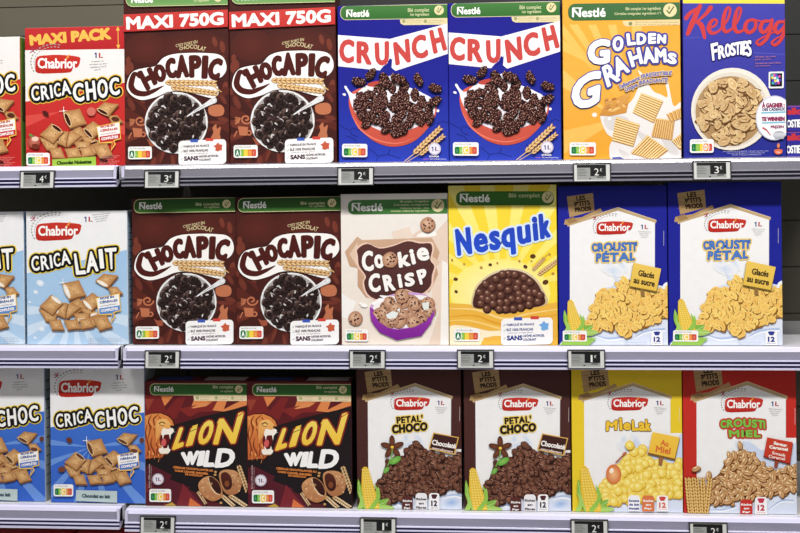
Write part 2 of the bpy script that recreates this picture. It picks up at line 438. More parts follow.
# ---------------- chocolate petal cereal (two heights share the lower artwork)
def choc_curl(A, x, y, r, R):
    a = R.uniform(0, 360); k = R.random(); c1 = mix((84, 62, 57), (136, 106, 96), k*k)
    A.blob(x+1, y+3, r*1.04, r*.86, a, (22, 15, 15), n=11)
    A.blob(x, y, r, r*R.uniform(.72, .92), a, c1, (34, 22, 22), n=12, j=.06, off=(-.2, -.3))
    A.blob(x+r*.1, y+r*.12, r*.62, r*.46, a, (18, 12, 12), (48, 34, 32), n=10)
    t = math.radians(R.uniform(150, 340)); P = [(x+r*.84*math.cos(t+q*.32), y+r*.72*math.sin(t+q*.32)) for q in range(5)]
    A.line(P, r*.2, mix((122, 98, 92), (222, 216, 214), R.random()**2.5), w2=r*.06, cap=False)
def chocapic_art(A, F1=(120, 180), F2=(120, 260)):
    """drawn in the frame of the regular carton"""
    R = random.Random(3)
    dk, md, lt = (62, 26, 22), (92, 38, 30), (118, 54, 40)
    A.p('carton'); A.f(*F1)
    A.blob(400, 250, 190, 90, 0, md, (76, 32, 27), n=24)
    A.blob(170, 240, 105, 78, 0, md, (80, 33, 27), n=20)
    for x, y, rx, ry, a in ((510, 215, 12, 26, -15), (548, 240, 13, 30, -10), (85, 340, 22, 34, 10), (560, 440, 14, 30, 10), (80, 300, 12, 20, 0), (545, 300, 16, 20, 30)):
        A.blob(x, y, rx, ry, a, lt, n=12)
    A.f(*F2)
    for x0, y0, x1, y1, w in ((60, 60, 170, 150, 40), (60, 160, 200, 260, 55), (55, 300, 220, 230, 46), (200, 420, 260, 330, 34), (560, 60, 470, 130, 44), (580, 240, 470, 250, 50), (300, 425, 300, 340, 24), (130, 425, 210, 340, 20), (570, 330, 480, 290, 30), (60, 400, 150, 330, 30)):
        A.line([(x0, y0), ((x0+x1)/2+12, (y0+y1)/2-10), (x1, y1)], w, md, w2=w*.25, smooth=True)
    for x, y, rx, ry, a in ((95, 120, 16, 36, -25), (140, 90, 12, 34, -40), (110, 230, 60, 22, 14), (90, 285, 46, 16, -10), (250, 370, 9, 46, 20), (205, 400, 14, 22, 10), (300, 400, 10, 34, -8), (500, 90, 14, 30, 40), (550, 200, 30, 14, 15), (520, 215, 44, 10, 5), (550, 100, 12, 30, -30), (70, 60, 14, 26, 20)):
        A.blob(x, y, rx, ry, a, lt, (104, 46, 36), n=12)
    # cocoa doodles
    dd = (192, 112, 76)
    A.line([(140+r*math.cos(t), 200+r*.9*math.sin(t)) for t, r in [(k*.45, 30-k*1.35) for k in range(20)]], 8, dd, cap=False)
    for k in range(5): A.line([(112-k*2, 196+k*5), (88, 192+k*8)], 5, dd)
    A.poly([(100, 235), (150, 240), (142, 282), (108, 280)], dd); A.line([(95, 260), (82, 285)], 6, dd); A.blob(154, 268, 15, 14, 0, dd); A.blob(154, 268, 7, 7, 0, md)
    A.poly([(170, 290), (190, 300), (220, 296), (215, 325), (190, 330)], (160, 80, 56))
    splat(A, [(478, 140), (500, 128), (540, 128), (556, 150), (548, 178), (510, 184), (482, 172)], dd)
    splat(A, [(490, 290), (502, 262), (498, 240), (515, 222), (520, 245), (538, 235), (534, 270), (536, 295), (505, 300)], dd)
    # lettering
    A.f(*F1)
    A.p('slogan')
    A.env("C'EST FORT EN", [(316, 226), (424, 206)], [(318, 238), (424, 220)], [(.3, (214, 196, 148))])
    A.env("CHOCOLAT", [(335, 240), (400, 227), (468, 242)], [(336, 254), (400, 246), (458, 262)], [(.5, (214, 196, 148))])
    A.p('product_name')
    blobp = [(72, 430), (82, 385), (110, 352), (165, 338), (215, 330), (255, 290), (310, 272), (390, 268), (470, 270), (530, 278), (560, 305), (568, 350), (548, 385), (512, 405), (524, 435), (528, 470), (500, 492), (440, 478), (380, 462), (320, 455), (270, 462), (215, 484), (150, 497), (105, 480), (80, 455)]
    splat(A, [(x-2+(3 if x > 300 else -3), y+(4 if y > 390 else -4)) for x, y in blobp], (60, 22, 20))
    splat(A, blobp, (246, 243, 240))
    ink = (78, 28, 24); L = [(4.5, ink)]
    A.line([(138, 378), (112, 368), (98, 400), (96, 432), (118, 458), (165, 466), (212, 450), (256, 428)], 20, ink, smooth=True, ws=[12, 24, 28, 30, 30, 26, 18, 3])
    A.line([(118, 366), (136, 384)], 14, ink)
    A.word([('H', (134, 362), (190, 344), (218, 412), (176, 444)), ('O', (205, 340), (250, 322), (268, 392), (228, 410)),
            ('C', (268, 306), (306, 294), (320, 380), (280, 390)), ('A', (336, 284), (356, 284), (376, 380), (326, 384)),
            ('P', (390, 288), (438, 286), (434, 382), (392, 382)), ('I', (456, 290), (472, 290), (466, 388), (452, 388)),
            ('C', (494, 304), (546, 304), (524, 398), (478, 392))], [(8.5, ink)])
    A.p('wheat_picture')
    wheat(A, (268, 412), (520, 420), 30, n=11); wheat(A, (296, 436), (524, 470), 30, n=11)
    A.line([(500, 430), (542, 462)], 5, (222, 178, 112))
    # bowl
    A.f(*F2); A.p('cereal_picture')
    A.blob(333, 210, 150, 146, 0, (250, 248, 246), (232, 230, 230), n=36)
    A.blob(333, 210, 141, 137, 0, (214, 210, 208), (160, 156, 156), n=36)
    A.blob(333, 208, 134, 130, 0, (70, 54, 50), (176, 170, 168), n=30)
    order = list(range(84)); R.shuffle(order)
    for k in order:
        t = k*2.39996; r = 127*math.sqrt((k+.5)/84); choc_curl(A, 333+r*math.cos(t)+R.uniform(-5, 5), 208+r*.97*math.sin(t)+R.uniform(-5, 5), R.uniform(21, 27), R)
    for k in range(14):
        t = R.uniform(0, 6.283); r = 115*math.sqrt(R.random()); A.blob(333+r*math.cos(t), 208+r*math.sin(t), 9, 4, R.uniform(0, 180), (205, 200, 198), n=7)
    A.p('spoon_picture')
    A.line([(386, 180), (430, 152), (480, 124), (512, 106)], 6, (226, 226, 228), smooth=True, ws=[5, 12, 20, 30])
    A.line([(420, 158), (470, 128)], 3, (160, 160, 165)); A.blob(512, 106, 15, 12, -30, (240, 240, 242), (205, 205, 208))
    claims(A, 330, 303, 566, 424, (70, 40, 60), (205, 90, 60))
    nutri(A, 80, 328, 198, 390, 0)
CH = new_art((131.6, 197), (235.9, 198), (236.9, 344.7), (133, 344.3))
CH.f(120, 180); chocapic_art(CH)
CH.f(120, 180)
banner(CH, 74, 92, 600, 158, (100, 110, 212, 140), [('Blé complet', 382, 114, 500, 128), ('1er ingrédient', 425, 132, 500, 140)], (534, 122, 21), g1=(40, 78, 34), g2=(62, 112, 46))
# the tall promotional carton: the same artwork lifted, a red strip above it
CT = new_art((124.2, -12), (229.2, -14), (229.8, 164.7), (125, 166))
oldm = CT.m
def lifted(q):
    x, y = q
    if getattr(CT, 'lift', False):
        x = CT.fx + x/CT.fs; y = CT.fy + y/CT.fs
        if CT.cur in ('cereal_picture', 'spoon_picture'): x, y = 184.0 + (x-186.9)*1.045, 302.5 + (y-301.9)*1.04
        x = 125 + (x-132.3)*1.003 - (y-270)*0.002; y = 166 + (y-344.5)*1.010 - (x-125)*.011
        v = CT.Hm @ np.array([x, y, 1.0]); return (v[0]/v[2], v[1]/v[2])
    return oldm(q)
CT.m = lifted
CT.lift = True; chocapic_art(CT); CT.lift = False
CT.f(120, 0)
banner(CT, 38, -45, 545, 34, (64, -18, 170, 16), [('1er ingrédient', 375, 2, 450, 12), ('Blé complet', 370, -22, 460, -8)], (494, -6, 20), g1=(62, 118, 60), g2=(120, 165, 95), sk=-.016)
CT.p('promotion_strip'); CT.poly([(20, 74), (545, 52), (545, 138), (22, 160)], (205, 62, 58), (196, 48, 46))
CT.env('MAXI 750G', [(40, 90), (518, 68)], [(42, 146), (518, 124)], [(4.2, (250, 244, 238))])

# ---------------- crisped rice clusters in a red bowl
def cluster(A, x, y, r, R, asp=1.3, rot=None):
    rot = R.uniform(0, 180) if rot is None else rot; a = math.radians(rot)
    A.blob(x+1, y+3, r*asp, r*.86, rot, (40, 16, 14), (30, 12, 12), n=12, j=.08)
    for k in range(22):
        t = k*2.4+R.uniform(-.3, .3); q = math.sqrt((k+.5)/22)*.92; u, v = r*asp*q*math.cos(t), r*.84*q*math.sin(t)
        px, py = x+u*math.cos(a)-v*math.sin(a), y+u*math.sin(a)+v*math.cos(a)
        A.blob(px, py+1, r*.23, r*.2, 0, (34, 13, 12), n=7, bump=(k % 4 == 0)); A.blob(px-.8, py-1, r*.19, r*.13, R.uniform(0, 180), mix((104, 54, 46), (240, 190, 172), R.random()), (84, 40, 34), n=7)
CR = new_art((337.7, 6), (448, 3.6), (449, 161.3), (339, 163.3)); A = CR; R = random.Random(5)
A.p('carton'); A.f(320, 0)
A.rect(80, 20, 650, 420, (24, 22, 140), (30, 34, 150)); A.rect(80, 420, 650, 830, (30, 36, 154), (44, 66, 190))
A.f(320, 80)
for P in ([(120, 240), (150, 252), (165, 240), (200, 255)], [(150, 252), (160, 275), (190, 285)], [(130, 280), (165, 290), (210, 340), (240, 335)], [(250, 345), (290, 380), (280, 410)], [(290, 380), (340, 372), (400, 390)], [(470, 330), (500, 345), (560, 335)], [(100, 225), (120, 240)], [(580, 220), (610, 205), (640, 215)], [(340, 372), (350, 345)]):
    A.line(P, 3, (16, 20, 96), cap=False)
A.f(320, 0)
banner(A, 105, 31, 660, 98, (134, 52, 246, 84), [('Blé complet', 440, 42, 546, 60), ('1er ingrédient', 452, 66, 546, 80)], (595, 52, 24), sk=-.014, g1=(70, 125, 62), g2=(48, 104, 44))
A.p('wholegrain_tab'); A.poly([(400, 98), (640, 92), (640, 124), (420, 126), (404, 118)], (222, 206, 158))
for x in (420, 527): A.blob(x, 107, 9, 9, 0, (160, 160, 110)); A.txt('sans arôme artificiel', x+14, 101, x+90, 107, (130, 125, 80)); A.txt('fabriqué en France', x+14, 111, x+80, 117, (150, 145, 90))
A.p('product_name')
A.poly([(80, 174), (340, 194), (352, 196), (358, 240), (352, 285), (336, 318), (318, 330), (300, 352), (80, 330)], (247, 244, 244), (238, 234, 240))
A.poly([(346, 196), (660, 112), (660, 262), (378, 354), (358, 338), (362, 292), (354, 300), (340, 280)], (247, 244, 244), (238, 234, 240))
A.line([(352, 296), (345, 322), (322, 338)], 8, (26, 28, 140), w2=4)
rd = [(6.5, (204, 70, 66))]
A.word([('C', (104, 200), (168, 204), (164, 312), (102, 306)), ('R', (190, 212), (256, 214), (252, 318), (190, 310)), ('U', (280, 220), (340, 212), (340, 322), (284, 320)),
        ('N', (372, 218), (440, 200), (448, 304), (384, 320)), ('C', (458, 192), (522, 174), (536, 280), (472, 294)), ('H', (552, 158), (602, 144), (628, 244), (572, 262))], rd)
A.blob(617, 140, 6, 6, 0, (230, 225, 230), n=8)
A.p('cereal_picture'); A.f(320, 80)
splat(A, [(146, 90), (150, 150), (172, 205), (212, 258), (268, 304), (335, 330), (400, 330), (468, 306), (525, 256), (562, 205), (580, 160), (566, 105), (430, 40), (270, 30), (180, 50)], (218, 96, 76), (202, 78, 62))
A.line([(160, 175), (195, 238), (255, 286), (330, 312), (400, 314), (470, 290)], 7, (236, 120, 98), smooth=True, ws=[2, 8, 8, 6, 5, 1])
splat(A, [(128, 36), (152, 60), (176, 70), (230, 30), (300, 10), (352, -20), (372, 8), (420, 30), (480, 50), (520, 70), (556, 92), (574, 140), (565, 180), (520, 216), (440, 250), (350, 262), (270, 240), (200, 190), (160, 130), (142, 70)], (244, 240, 246), (226, 220, 230))
A.blob(122, 74, 9, 6, 20, W_); A.blob(588, 154, 7, 7, 0, W_); A.line([(128, 36), (150, 72)], 12, W_)
A.blob(285, 20, 50, 14, -8, (190, 70, 58))
spots = []
for k in range(900):
    t = R.uniform(0, 6.283); q = math.sqrt(R.random()); x, y = 368+186*q*math.cos(t), 138+108*q*math.sin(t)
    if all((x-a)**2/1.5+(y-b)**2 > 33**2 for a, b in spots): spots.append((x, y))
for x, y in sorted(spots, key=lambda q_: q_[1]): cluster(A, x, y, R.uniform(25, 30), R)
for x, y in ((410, 238), (385, 262), (205, 165), (548, 190)): cluster(A, x, y, 25, R)
for x, y, r, a in ((255, -28, 24, -50), (195, 8, 26, 10), (325, 2, 30, 60), (392, -5, 30, 20), (492, -2, 25, 65), (575, 40, 25, 15), (572, 106, 26, -30)): cluster(A, x, y, r, R, 1.45, a)
A.p('wheat_picture'); wheat(A, (470, 365), (604, 236), 30); wheat(A, (500, 372), (620, 275), 24); A.line([(424, 404), (480, 360)], 4, (225, 185, 120)); A.line([(434, 408), (500, 368)], 3, (225, 185, 120))
A.p('grain_seal'); A.blob(572, 343, 31, 31, 0, (214, 208, 228), (196, 190, 216), n=24)
A.blob(572, 343, 25, 25, 0, (232, 228, 238), n=24); one(A, 563, 344, 11, (80, 70, 140)); A.rect(574, 334, 580, 354, (90, 70, 140)); A.rect(582, 350, 590, 354, (190, 60, 80))
A.txt('BLÉ FRANÇAIS', 546, 377, 592, 384, W_, b=.4); A.txt('Recette engagée pour la France', 516, 390, 546, 396, (230, 130, 180)); A.txt('filière blé durable de France', 548, 390, 628, 396, W_)
nutri(A, 112, 320, 238, 386, 2)

# ---------------- honey graham squares
GG = new_art((562.3, -3), (680.6, -6), (681.2, 156), (564, 157.3)); A = GG; R = random.Random(8)
A.p('carton'); A.f(540, 0)
A.rect(100, -20, 720, 400, (236, 164, 48), (240, 172, 62)); A.rect(100, 400, 720, 800, (240, 172, 62), (236, 160, 40))
for k, (a, b) in enumerate(((120, 175), (205, 250), (300, 340), (400, 440), (520, 570))):
    A.poly([(a-60, 110+k), (b-60, 110), (430+k*10, 520), (420+k*10, 520)], (248, 190, 92), (240, 172, 60))
A.poly([(110, 330), (110, 420), (360, 560)], (248, 192, 96)); A.poly([(110, 640), (110, 760), (330, 620), (340, 590)], (246, 186, 84))
A.poly([(110, 180), (110, 240), (300, 330)], (246, 188, 86))
banner(A, 140, 6, 730, 92, (162, 30, 326, 72), [('Blé complet 1er ingrédient', 428, 24, 604, 38), ('Céréales intégrales ingrédient n°1', 372, 50, 604, 62)], (650, 38, 34), sk=-.014, rim=0, open_r=True, g1=(66, 110, 66), g2=(60, 104, 56))
A.p('wholegrain_tab'); A.poly([(412, 92), (715, 84), (715, 112), (430, 120), (416, 110)], (230, 205, 150)); check(A, 452, 106, 10, (150, 150, 100))
A.txt('Sans arôme artificiel ni colorant', 476, 94, 690, 102, (150, 130, 90)); A.txt('Bron van vezels en calcium, ijzer', 476, 106, 690, 113, (160, 140, 100))
A.p('cereal_picture'); A.f(540, 80)
splat(A, [(300, 165), (350, 140), (450, 100), (500, -10), (488, -60), (520, -30), (560, 40), (600, 60), (636, 70), (618, -30), (632, -36), (650, 60), (668, 120), (720, 110), (720, 400), (390, 400), (345, 330), (362, 280), (330, 250)], (240, 234, 228), (226, 222, 222))
for P in ([(320, 175), (420, 168), (450, 220), (350, 240)], [(470, 230), (560, 290), (520, 300)], [(600, 270), (660, 300), (690, 360), (640, 350)], [(390, 330), (450, 360), (420, 378)]): splat(A, P, (214, 208, 206))
A.blob(612, -44, 16, 15, 0, W_, (225, 220, 215)); A.blob(272, 162, 14, 12, 0, W_, (235, 215, 190)); A.blob(346, 180, 10, 8, 0, W_); A.poly([(360, 372), (400, 370), (430, 385), (360, 385)], (70, 80, 170))
def waffle(A, q, n=9, rot=False):
    q = q if not rot else q[1:]+q[:1]
    A.poly([(x+3, y+5) for x, y in q], (190, 150, 105)); A.poly(q, (228, 172, 92), (216, 152, 72))
    (ax, ay), (bx, by), (cx, cy), (dx, dy) = q
    for i in range(n):
        t = (i+.5)/n; p0 = (ax+(dx-ax)*t, ay+(dy-ay)*t); p1 = (bx+(cx-bx)*t, by+(cy-by)*t)
        A.line([p0, p1], 6.5, (246, 218, 152), cap=False); A.line([(p0[0], p0[1]+5.5), (p1[0], p1[1]+5.5)], 3.4, (168, 102, 44), cap=False)
waffle(A, [(505, 52), (612, 92), (562, 200), (460, 150)], 10); waffle(A, [(378, 172), (495, 208), (462, 318), (358, 288)], 10)
waffle(A, [(575, 178), (668, 188), (655, 285), (553, 268)], 9, True); waffle(A, [(535, 262), (636, 335), (570, 385), (450, 350)], 10, True)
waffle(A, [(628, 160), (720, 118), (720, 170), (648, 196)], 5, True); waffle(A, [(720, 240), (720, 335), (690, 326), (654, 292)], 7)
A.poly([(296, 166), (330, 96), (400, 70), (452, 48), (442, 100), (430, 152), (350, 168)], (222, 160, 76), (206, 138, 56))
for k in range(26): A.blob(R.uniform(330, 430), R.uniform(72, 155), R.uniform(7, 20), 4, -18, mix((244, 200, 122), (178, 112, 50), R.random()), n=7)
A.p('product_name'); A.f(540, 0)
gold = [('G', (246, 200), (344, 188), (340, 300), (246, 306)), ('O', (364, 178), (412, 170), (412, 236), (368, 244)), ('L', (434, 160), (470, 156), (474, 208), (440, 212)), ('D', (486, 158), (526, 158), (526, 206), (486, 208)), ('E', (544, 158), (576, 158), (574, 202), (544, 204)), ('N', (590, 162), (626, 166), (624, 202), (588, 202))]
grah = [('G', (160, 400), (300, 336), (286, 500), (172, 538)), ('R', (312, 328), (352, 298), (396, 386), (338, 420)), ('A', (370, 286), (396, 268), (444, 344), (384, 372)), ('H', (440, 252), (494, 228), (510, 302), (460, 320)), ('A', (524, 228), (546, 226), (572, 298), (520, 304)), ('M', (576, 230), (624, 236), (628, 296), (578, 298)), ('S', (644, 252), (678, 262), (676, 308), (636, 300))]
A.word(gold+grah, [(14, (74, 72, 160)), (4.5, (246, 246, 250))])
for ch in ([('G', (246, 200), (344, 188), (340, 300), (246, 306)), ('G', (160, 400), (300, 336), (286, 500), (172, 538))]): A.glyph(ch[0], list(ch[1:]), [(9, (246, 246, 250))])
A.p('slogan')
A.env('Tellement IRRESISTIBLE!', [(392, 414), (520, 358), (656, 344)], [(398, 434), (524, 376), (652, 362)], [(4, (236, 200, 140)), (1.2, (98, 110, 185))])
A.env('Croque IRRADIANTE!', [(420, 426), (520, 388), (636, 378)], [(426, 446), (524, 406), (632, 398)], [(4, (236, 200, 140)), (1.2, (98, 110, 185))])
A.f(540, 80); nutri(A, 148, 298, 278, 362, 2)

# ---------------- frosted flakes
FR = new_art((682, -10), (784.4, -8), (786.2, 156.9), (684.2, 157.3)); A = FR; R = random.Random(9)
A.p('carton'); A.f(640, 0)
A.rect(200, -60, 730, 400, (66, 66, 172), (58, 58, 164)); A.rect(200, 400, 730, 800, (58, 58, 164), (34, 42, 142))
A.poly([(200, -60), (730, -60), (730, 26), (470, 14), (200, 2)], (238, 214, 70)); 
A.line([(560, 262), (725, 276)], 3, (90, 90, 190), cap=False); A.line([(200, 180), (300, 176)], 3, (84, 84, 182), cap=False)
for k in range(4): A.line([(330, 120+k*8), (480, 130+k*8)], 3, (78, 78, 180), cap=False)
A.p('brand_name'); rc = (206, 60, 62)
def st(P, ws): A.line(P, 10, rc, smooth=True, ws=ws)
st([(298, 20), (278, 62), (256, 112), (236, 158)], [22, 26, 28, 20]); st([(228, 78), (250, 52), (300, 24)], [22, 20, 12])
st([(352, 30), (326, 62), (282, 98)], [24, 18, 10]); st([(276, 96), (306, 118), (322, 180)], [14, 26, 16])
st([(345, 132), (372, 122), (384, 102), (372, 90), (352, 104), (342, 135), (358, 158), (388, 152), (412, 128)], [10, 12, 12, 12, 20, 22, 18, 12, 10])
st([(412, 128), (438, 92), (450, 44), (436, 34), (420, 70), (414, 128), (430, 154), (462, 138)], [10, 12, 12, 12, 20, 22, 18, 10])
st([(462, 138), (488, 100), (504, 50), (490, 38), (476, 76), (470, 130), (488, 158), (522, 146)], [10, 12, 12, 12, 20, 22, 18, 10])
st([(560, 98), (534, 108), (524, 140), (544, 162), (572, 144), (576, 112), (560, 98), (606, 110)], [14, 18, 22, 18, 18, 16, 12, 8])
st([(640, 108), (612, 112), (600, 146), (618, 164), (646, 130)], [14, 18, 22, 18, 12]); st([(656, 104), (648, 150), (630, 196), (596, 224), (582, 208), (620, 184), (668, 164)], [18, 20, 18, 16, 12, 8, 6])
st([(712, 114), (684, 118), (670, 150), (688, 168), (714, 140)], [14, 18, 22, 18, 12]); st([(724, 110), (718, 152), (702, 200), (672, 228), (656, 214), (690, 190), (730, 176)], [18, 20, 18, 16, 12, 8, 6])
A.p('product_name')
fl = [('F', (354, 214), (386, 208), (380, 290), (364, 294)), ('R', (390, 226), (420, 220), (424, 280), (394, 288)), ('O', (424, 218), (448, 214), (452, 274), (428, 280)), ('S', (452, 214), (474, 212), (476, 270), (454, 274)), ('T', (474, 212), (500, 208), (492, 268), (484, 270)), ('I', (504, 208), (510, 208), (508, 268), (502, 268)), ('E', (516, 206), (530, 206), (528, 270), (514, 272)), ('S', (532, 206), (552, 200), (554, 276), (532, 280))]
A.word(fl, [(8, (40, 40, 120)), (3, (246, 244, 248))])
for y, s, s2 in ((284, 'Pétales de maïs', 'glacés au sucre'), (316, 'Gesuikerde maïsvlokken', 'met vitaminen')):
    A.txt(s, 574, y-4, 700 if y > 300 else 675, y+4, (196, 120, 110)); A.txt(s2, 574, y+9, 650, y+16, (196, 120, 110))
A.p('colour_code_icon'); A.rr(640, 360, 714, 442, 6, (236, 236, 240)); A.rr(648, 368, 706, 434, 5, (20, 20, 26))
for (x, y, c) in ((658, 378, (90, 190, 200)), (668, 378, (230, 80, 170)), (678, 380, (90, 90, 220)), (658, 390, (230, 210, 90)), (670, 392, (235, 235, 235)), (682, 392, (90, 190, 200)), (692, 384, (220, 80, 160)), (660, 404, (80, 80, 210)), (672, 406, (230, 210, 80)), (684, 404, (240, 240, 240)), (694, 402, (80, 80, 210)), (660, 417, (60, 180, 190)), (674, 418, (90, 80, 200)), (688, 416, (230, 80, 160))): A.rect(x-5, y-6, x+6, y+6, c)
A.p('cereal_picture')
A.blob(456, 540, 202, 205, 0, (246, 242, 234), (232, 224, 212), n=40); A.blob(452, 545, 186, 188, 0, (238, 230, 216), (220, 210, 196), n=40); A.blob(448, 550, 172, 174, 0, (150, 108, 60), (176, 140, 96), n=36)
def flake(A, x, y, r, R, c1=(226, 188, 124), c2=(158, 106, 54), hi=(255, 242, 206)):
    a = R.uniform(0, 180); asp = R.uniform(.45, .8); m_ = mix(c1, c2, R.random()*.55); t = math.radians(a)
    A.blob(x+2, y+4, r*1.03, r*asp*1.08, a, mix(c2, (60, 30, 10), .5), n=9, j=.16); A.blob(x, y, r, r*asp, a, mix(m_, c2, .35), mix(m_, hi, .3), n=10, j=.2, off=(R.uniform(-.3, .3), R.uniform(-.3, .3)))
    ca, sa = math.cos(t), math.sin(t)
    for k in range(3):
        u, v = R.uniform(-.55, .1), R.uniform(-.5, .5); P = [((u+d)*r, (v+e)*r*asp) for d, e in ((0, 0), (.25, .16), (.5, .02))]
        A.line([(x+p*ca-q*sa, y+p*sa+q*ca) for p, q in P], r*.13, mix(m_, hi, .7) if k else mix(c2, (90, 50, 20), .4), w2=1, cap=False)
for k in range(120):
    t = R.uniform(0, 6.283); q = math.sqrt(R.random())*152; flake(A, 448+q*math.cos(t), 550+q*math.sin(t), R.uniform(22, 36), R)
A.p('prize_bubble'); A.f(640, 90)
A.blob(668, 140, 92, 110, 0, (226, 226, 240), (206, 206, 230), n=36); A.blob(668, 140, 86, 104, 0, (246, 246, 250), n=36)
A.txt('À GAGNER :', 608, 68, 716, 88, (150, 50, 90), b=2); A.txt('DES CADEAUX', 610, 92, 718, 104, (60, 60, 110), b=1); A.line([(606, 114), (718, 112)], 8, (120, 190, 215))
A.txt('TE WINNEN', 606, 136, 716, 154, (150, 50, 90), b=2); A.line([(608, 164), (718, 162)], 7, (120, 190, 215)); A.txt('PRIJZEN', 650, 178, 712, 190, (150, 60, 100), b=1)
A.blob(690, 224, 30, 20, 0, (200, 200, 206), (170, 172, 180)); A.poly([(656, 216), (724, 216), (712, 244), (672, 244)], (214, 216, 222), (160, 164, 172)); A.line([(612, 188), (630, 200), (648, 224)], 8, (200, 60, 70), w2=4)
A.p('nutrient_icon'); A.blob(687, 306, 20, 14, 0, (226, 110, 70)); A.rect(667, 296, 707, 304, (226, 110, 70)); A.blob(687, 276, 7, 12, 0, (226, 130, 80)); A.txt('1er', 678, 303, 698, 312, (250, 230, 210))
for i in range(3): A.txt('Une portion de 30 g apporte 113 kcal vitamines et fer', 414+i*22, 299+i*9, 640-i*18, 304+i*9, (206, 206, 232))
nutri(A, 248, 240, 368, 308, 3)
# ---------------- filled pillows, three variants
BISC = (214, 160, 100); BISD = (158, 100, 52)
def pillow(A, q, R, fill=None, side=0, base=BISC):
    """soft square biscuit; side = index of the open edge showing the filling"""
    P = []
    for i in range(4):
        a, b = q[i], q[(i+1) % 4]; mx = sum(p[0] for p in q)/4; my = sum(p[1] for p in q)/4
        P.append((a[0]*.985+mx*.015, a[1]*.985+my*.015))
        for t in (.25, .5, .75):
            x, y = a[0]+(b[0]-a[0])*t, a[1]+(b[1]-a[1])*t; k = .05*math.sin(math.pi*t)+R.uniform(-.02, .02)
            P.append((x+(mx-x)*k, y+(my-y)*k))
    A.poly([(x+3, y+7) for x, y in P], mix(base, (70, 30, 10), .62))
    A.fan(P, mix(base, (255, 226, 170), .30), mix(base, BISD, .62))
    mx = sum(p[0] for p in q)/4; my = sum(p[1] for p in q)/4; sc = math.hypot(q[2][0]-q[0][0], q[2][1]-q[0][1])
    for k in range(16):
        u, v = R.uniform(-.3, .3), R.uniform(-.3, .3)
        A.blob(mx+(q[1][0]-q[0][0])*u+(q[3][0]-q[0][0])*v, my+(q[1][1]-q[0][1])*u+(q[3][1]-q[0][1])*v, sc*R.uniform(.02, .05), sc*.016, R.uniform(0, 180), mix(base, (122, 70, 30) if k % 2 else (250, 220, 160), .45), n=7)
    if fill:
        a, b = q[side], q[(side+1) % 4]
        ia = (a[0]*.86+mx*.14, a[1]*.86+my*.14); ib = (b[0]*.86+mx*.14, b[1]*.86+my*.14)
        def e(k, w): return ((ia[0]+ib[0])/2+(mx-(ia[0]+ib[0])/2)*k, (ia[1]+ib[1])/2+(my-(ia[1]+ib[1])/2)*k)
        l = math.hypot(ib[0]-ia[0], ib[1]-ia[1]); ang = math.degrees(math.atan2(ib[1]-ia[1], ib[0]-ia[0]))
        c = e(.06, 0); A.blob(c[0], c[1], l*.50, l*.17, ang, mix(base, (255, 235, 190), .5), n=14); A.blob(c[0], c[1], l*.44, l*.12, ang, fill[0], fill[1], n=14)
PIL = [([(195, 238), (290, 262), (282, 312), (232, 302)], 0, 0), ([(330, 225), (400, 180), (440, 235), (370, 275)], 0, 0), ([(400, 230), (470, 245), (500, 262), (440, 290)], 1, 2),
       ([(300, 250), (360, 205), (412, 230), (340, 290)], 0, 0), ([(292, 205), (345, 210), (330, 290), (285, 268)], 1, 3), ([(412, 198), (468, 158), (522, 194), (462, 252)], 1, 3),
       ([(430, 285), (500, 262), (500, 320), (440, 330)], 0, 0), ([(200, 228), (262, 168), (322, 212), (266, 272)], 1, 1), ([(372, 262), (455, 258), (450, 298), (382, 300)], 1, 2),
       ([(398, 292), (458, 284), (474, 330), (412, 342)], 0, 0), ([(322, 298), (392, 290), (412, 338), (340, 345)], 0, 0), ([(246, 296), (306, 290), (328, 346), (262, 345)], 0, 0),
       ([(458, 280), (538, 270), (566, 330), (500, 348)], 0, 0), ([(540, 130), (590, 130), (620, 165), (560, 172)], 0, 0), ([(316, 112), (402, 95), (438, 172), (350, 196)], 1, 3), ([(480, 100), (524, 64), (598, 74), (545, 136)], 1, 3)]
CRICA = [('C', (160, 436), (196, 430), (202, 502), (166, 508)), ('R', (208, 434), (243, 428), (250, 496), (214, 502)), ('I', (253, 430), (261, 429), (268, 490), (260, 492)), ('C', (272, 422), (302, 416), (308, 482), (278, 488)), ('A', (318, 410), (338, 406), (358, 470), (314, 478))]
CHOC = [('C', (368, 424), (416, 418), (422, 506), (374, 508)), ('H', (432, 414), (474, 408), (482, 496), (440, 502)), ('O', (490, 404), (536, 398), (542, 486), (496, 492)), ('C', (550, 396), (594, 390), (600, 472), (556, 480))]
LAIT = [('L', (378, 424), (402, 420), (432, 520), (388, 524)), ('A', (450, 416), (472, 412), (494, 506), (440, 514)), ('I', (500, 404), (514, 402), (522, 492), (508, 494)), ('T', (530, 400), (584, 396), (570, 496), (552, 498))]
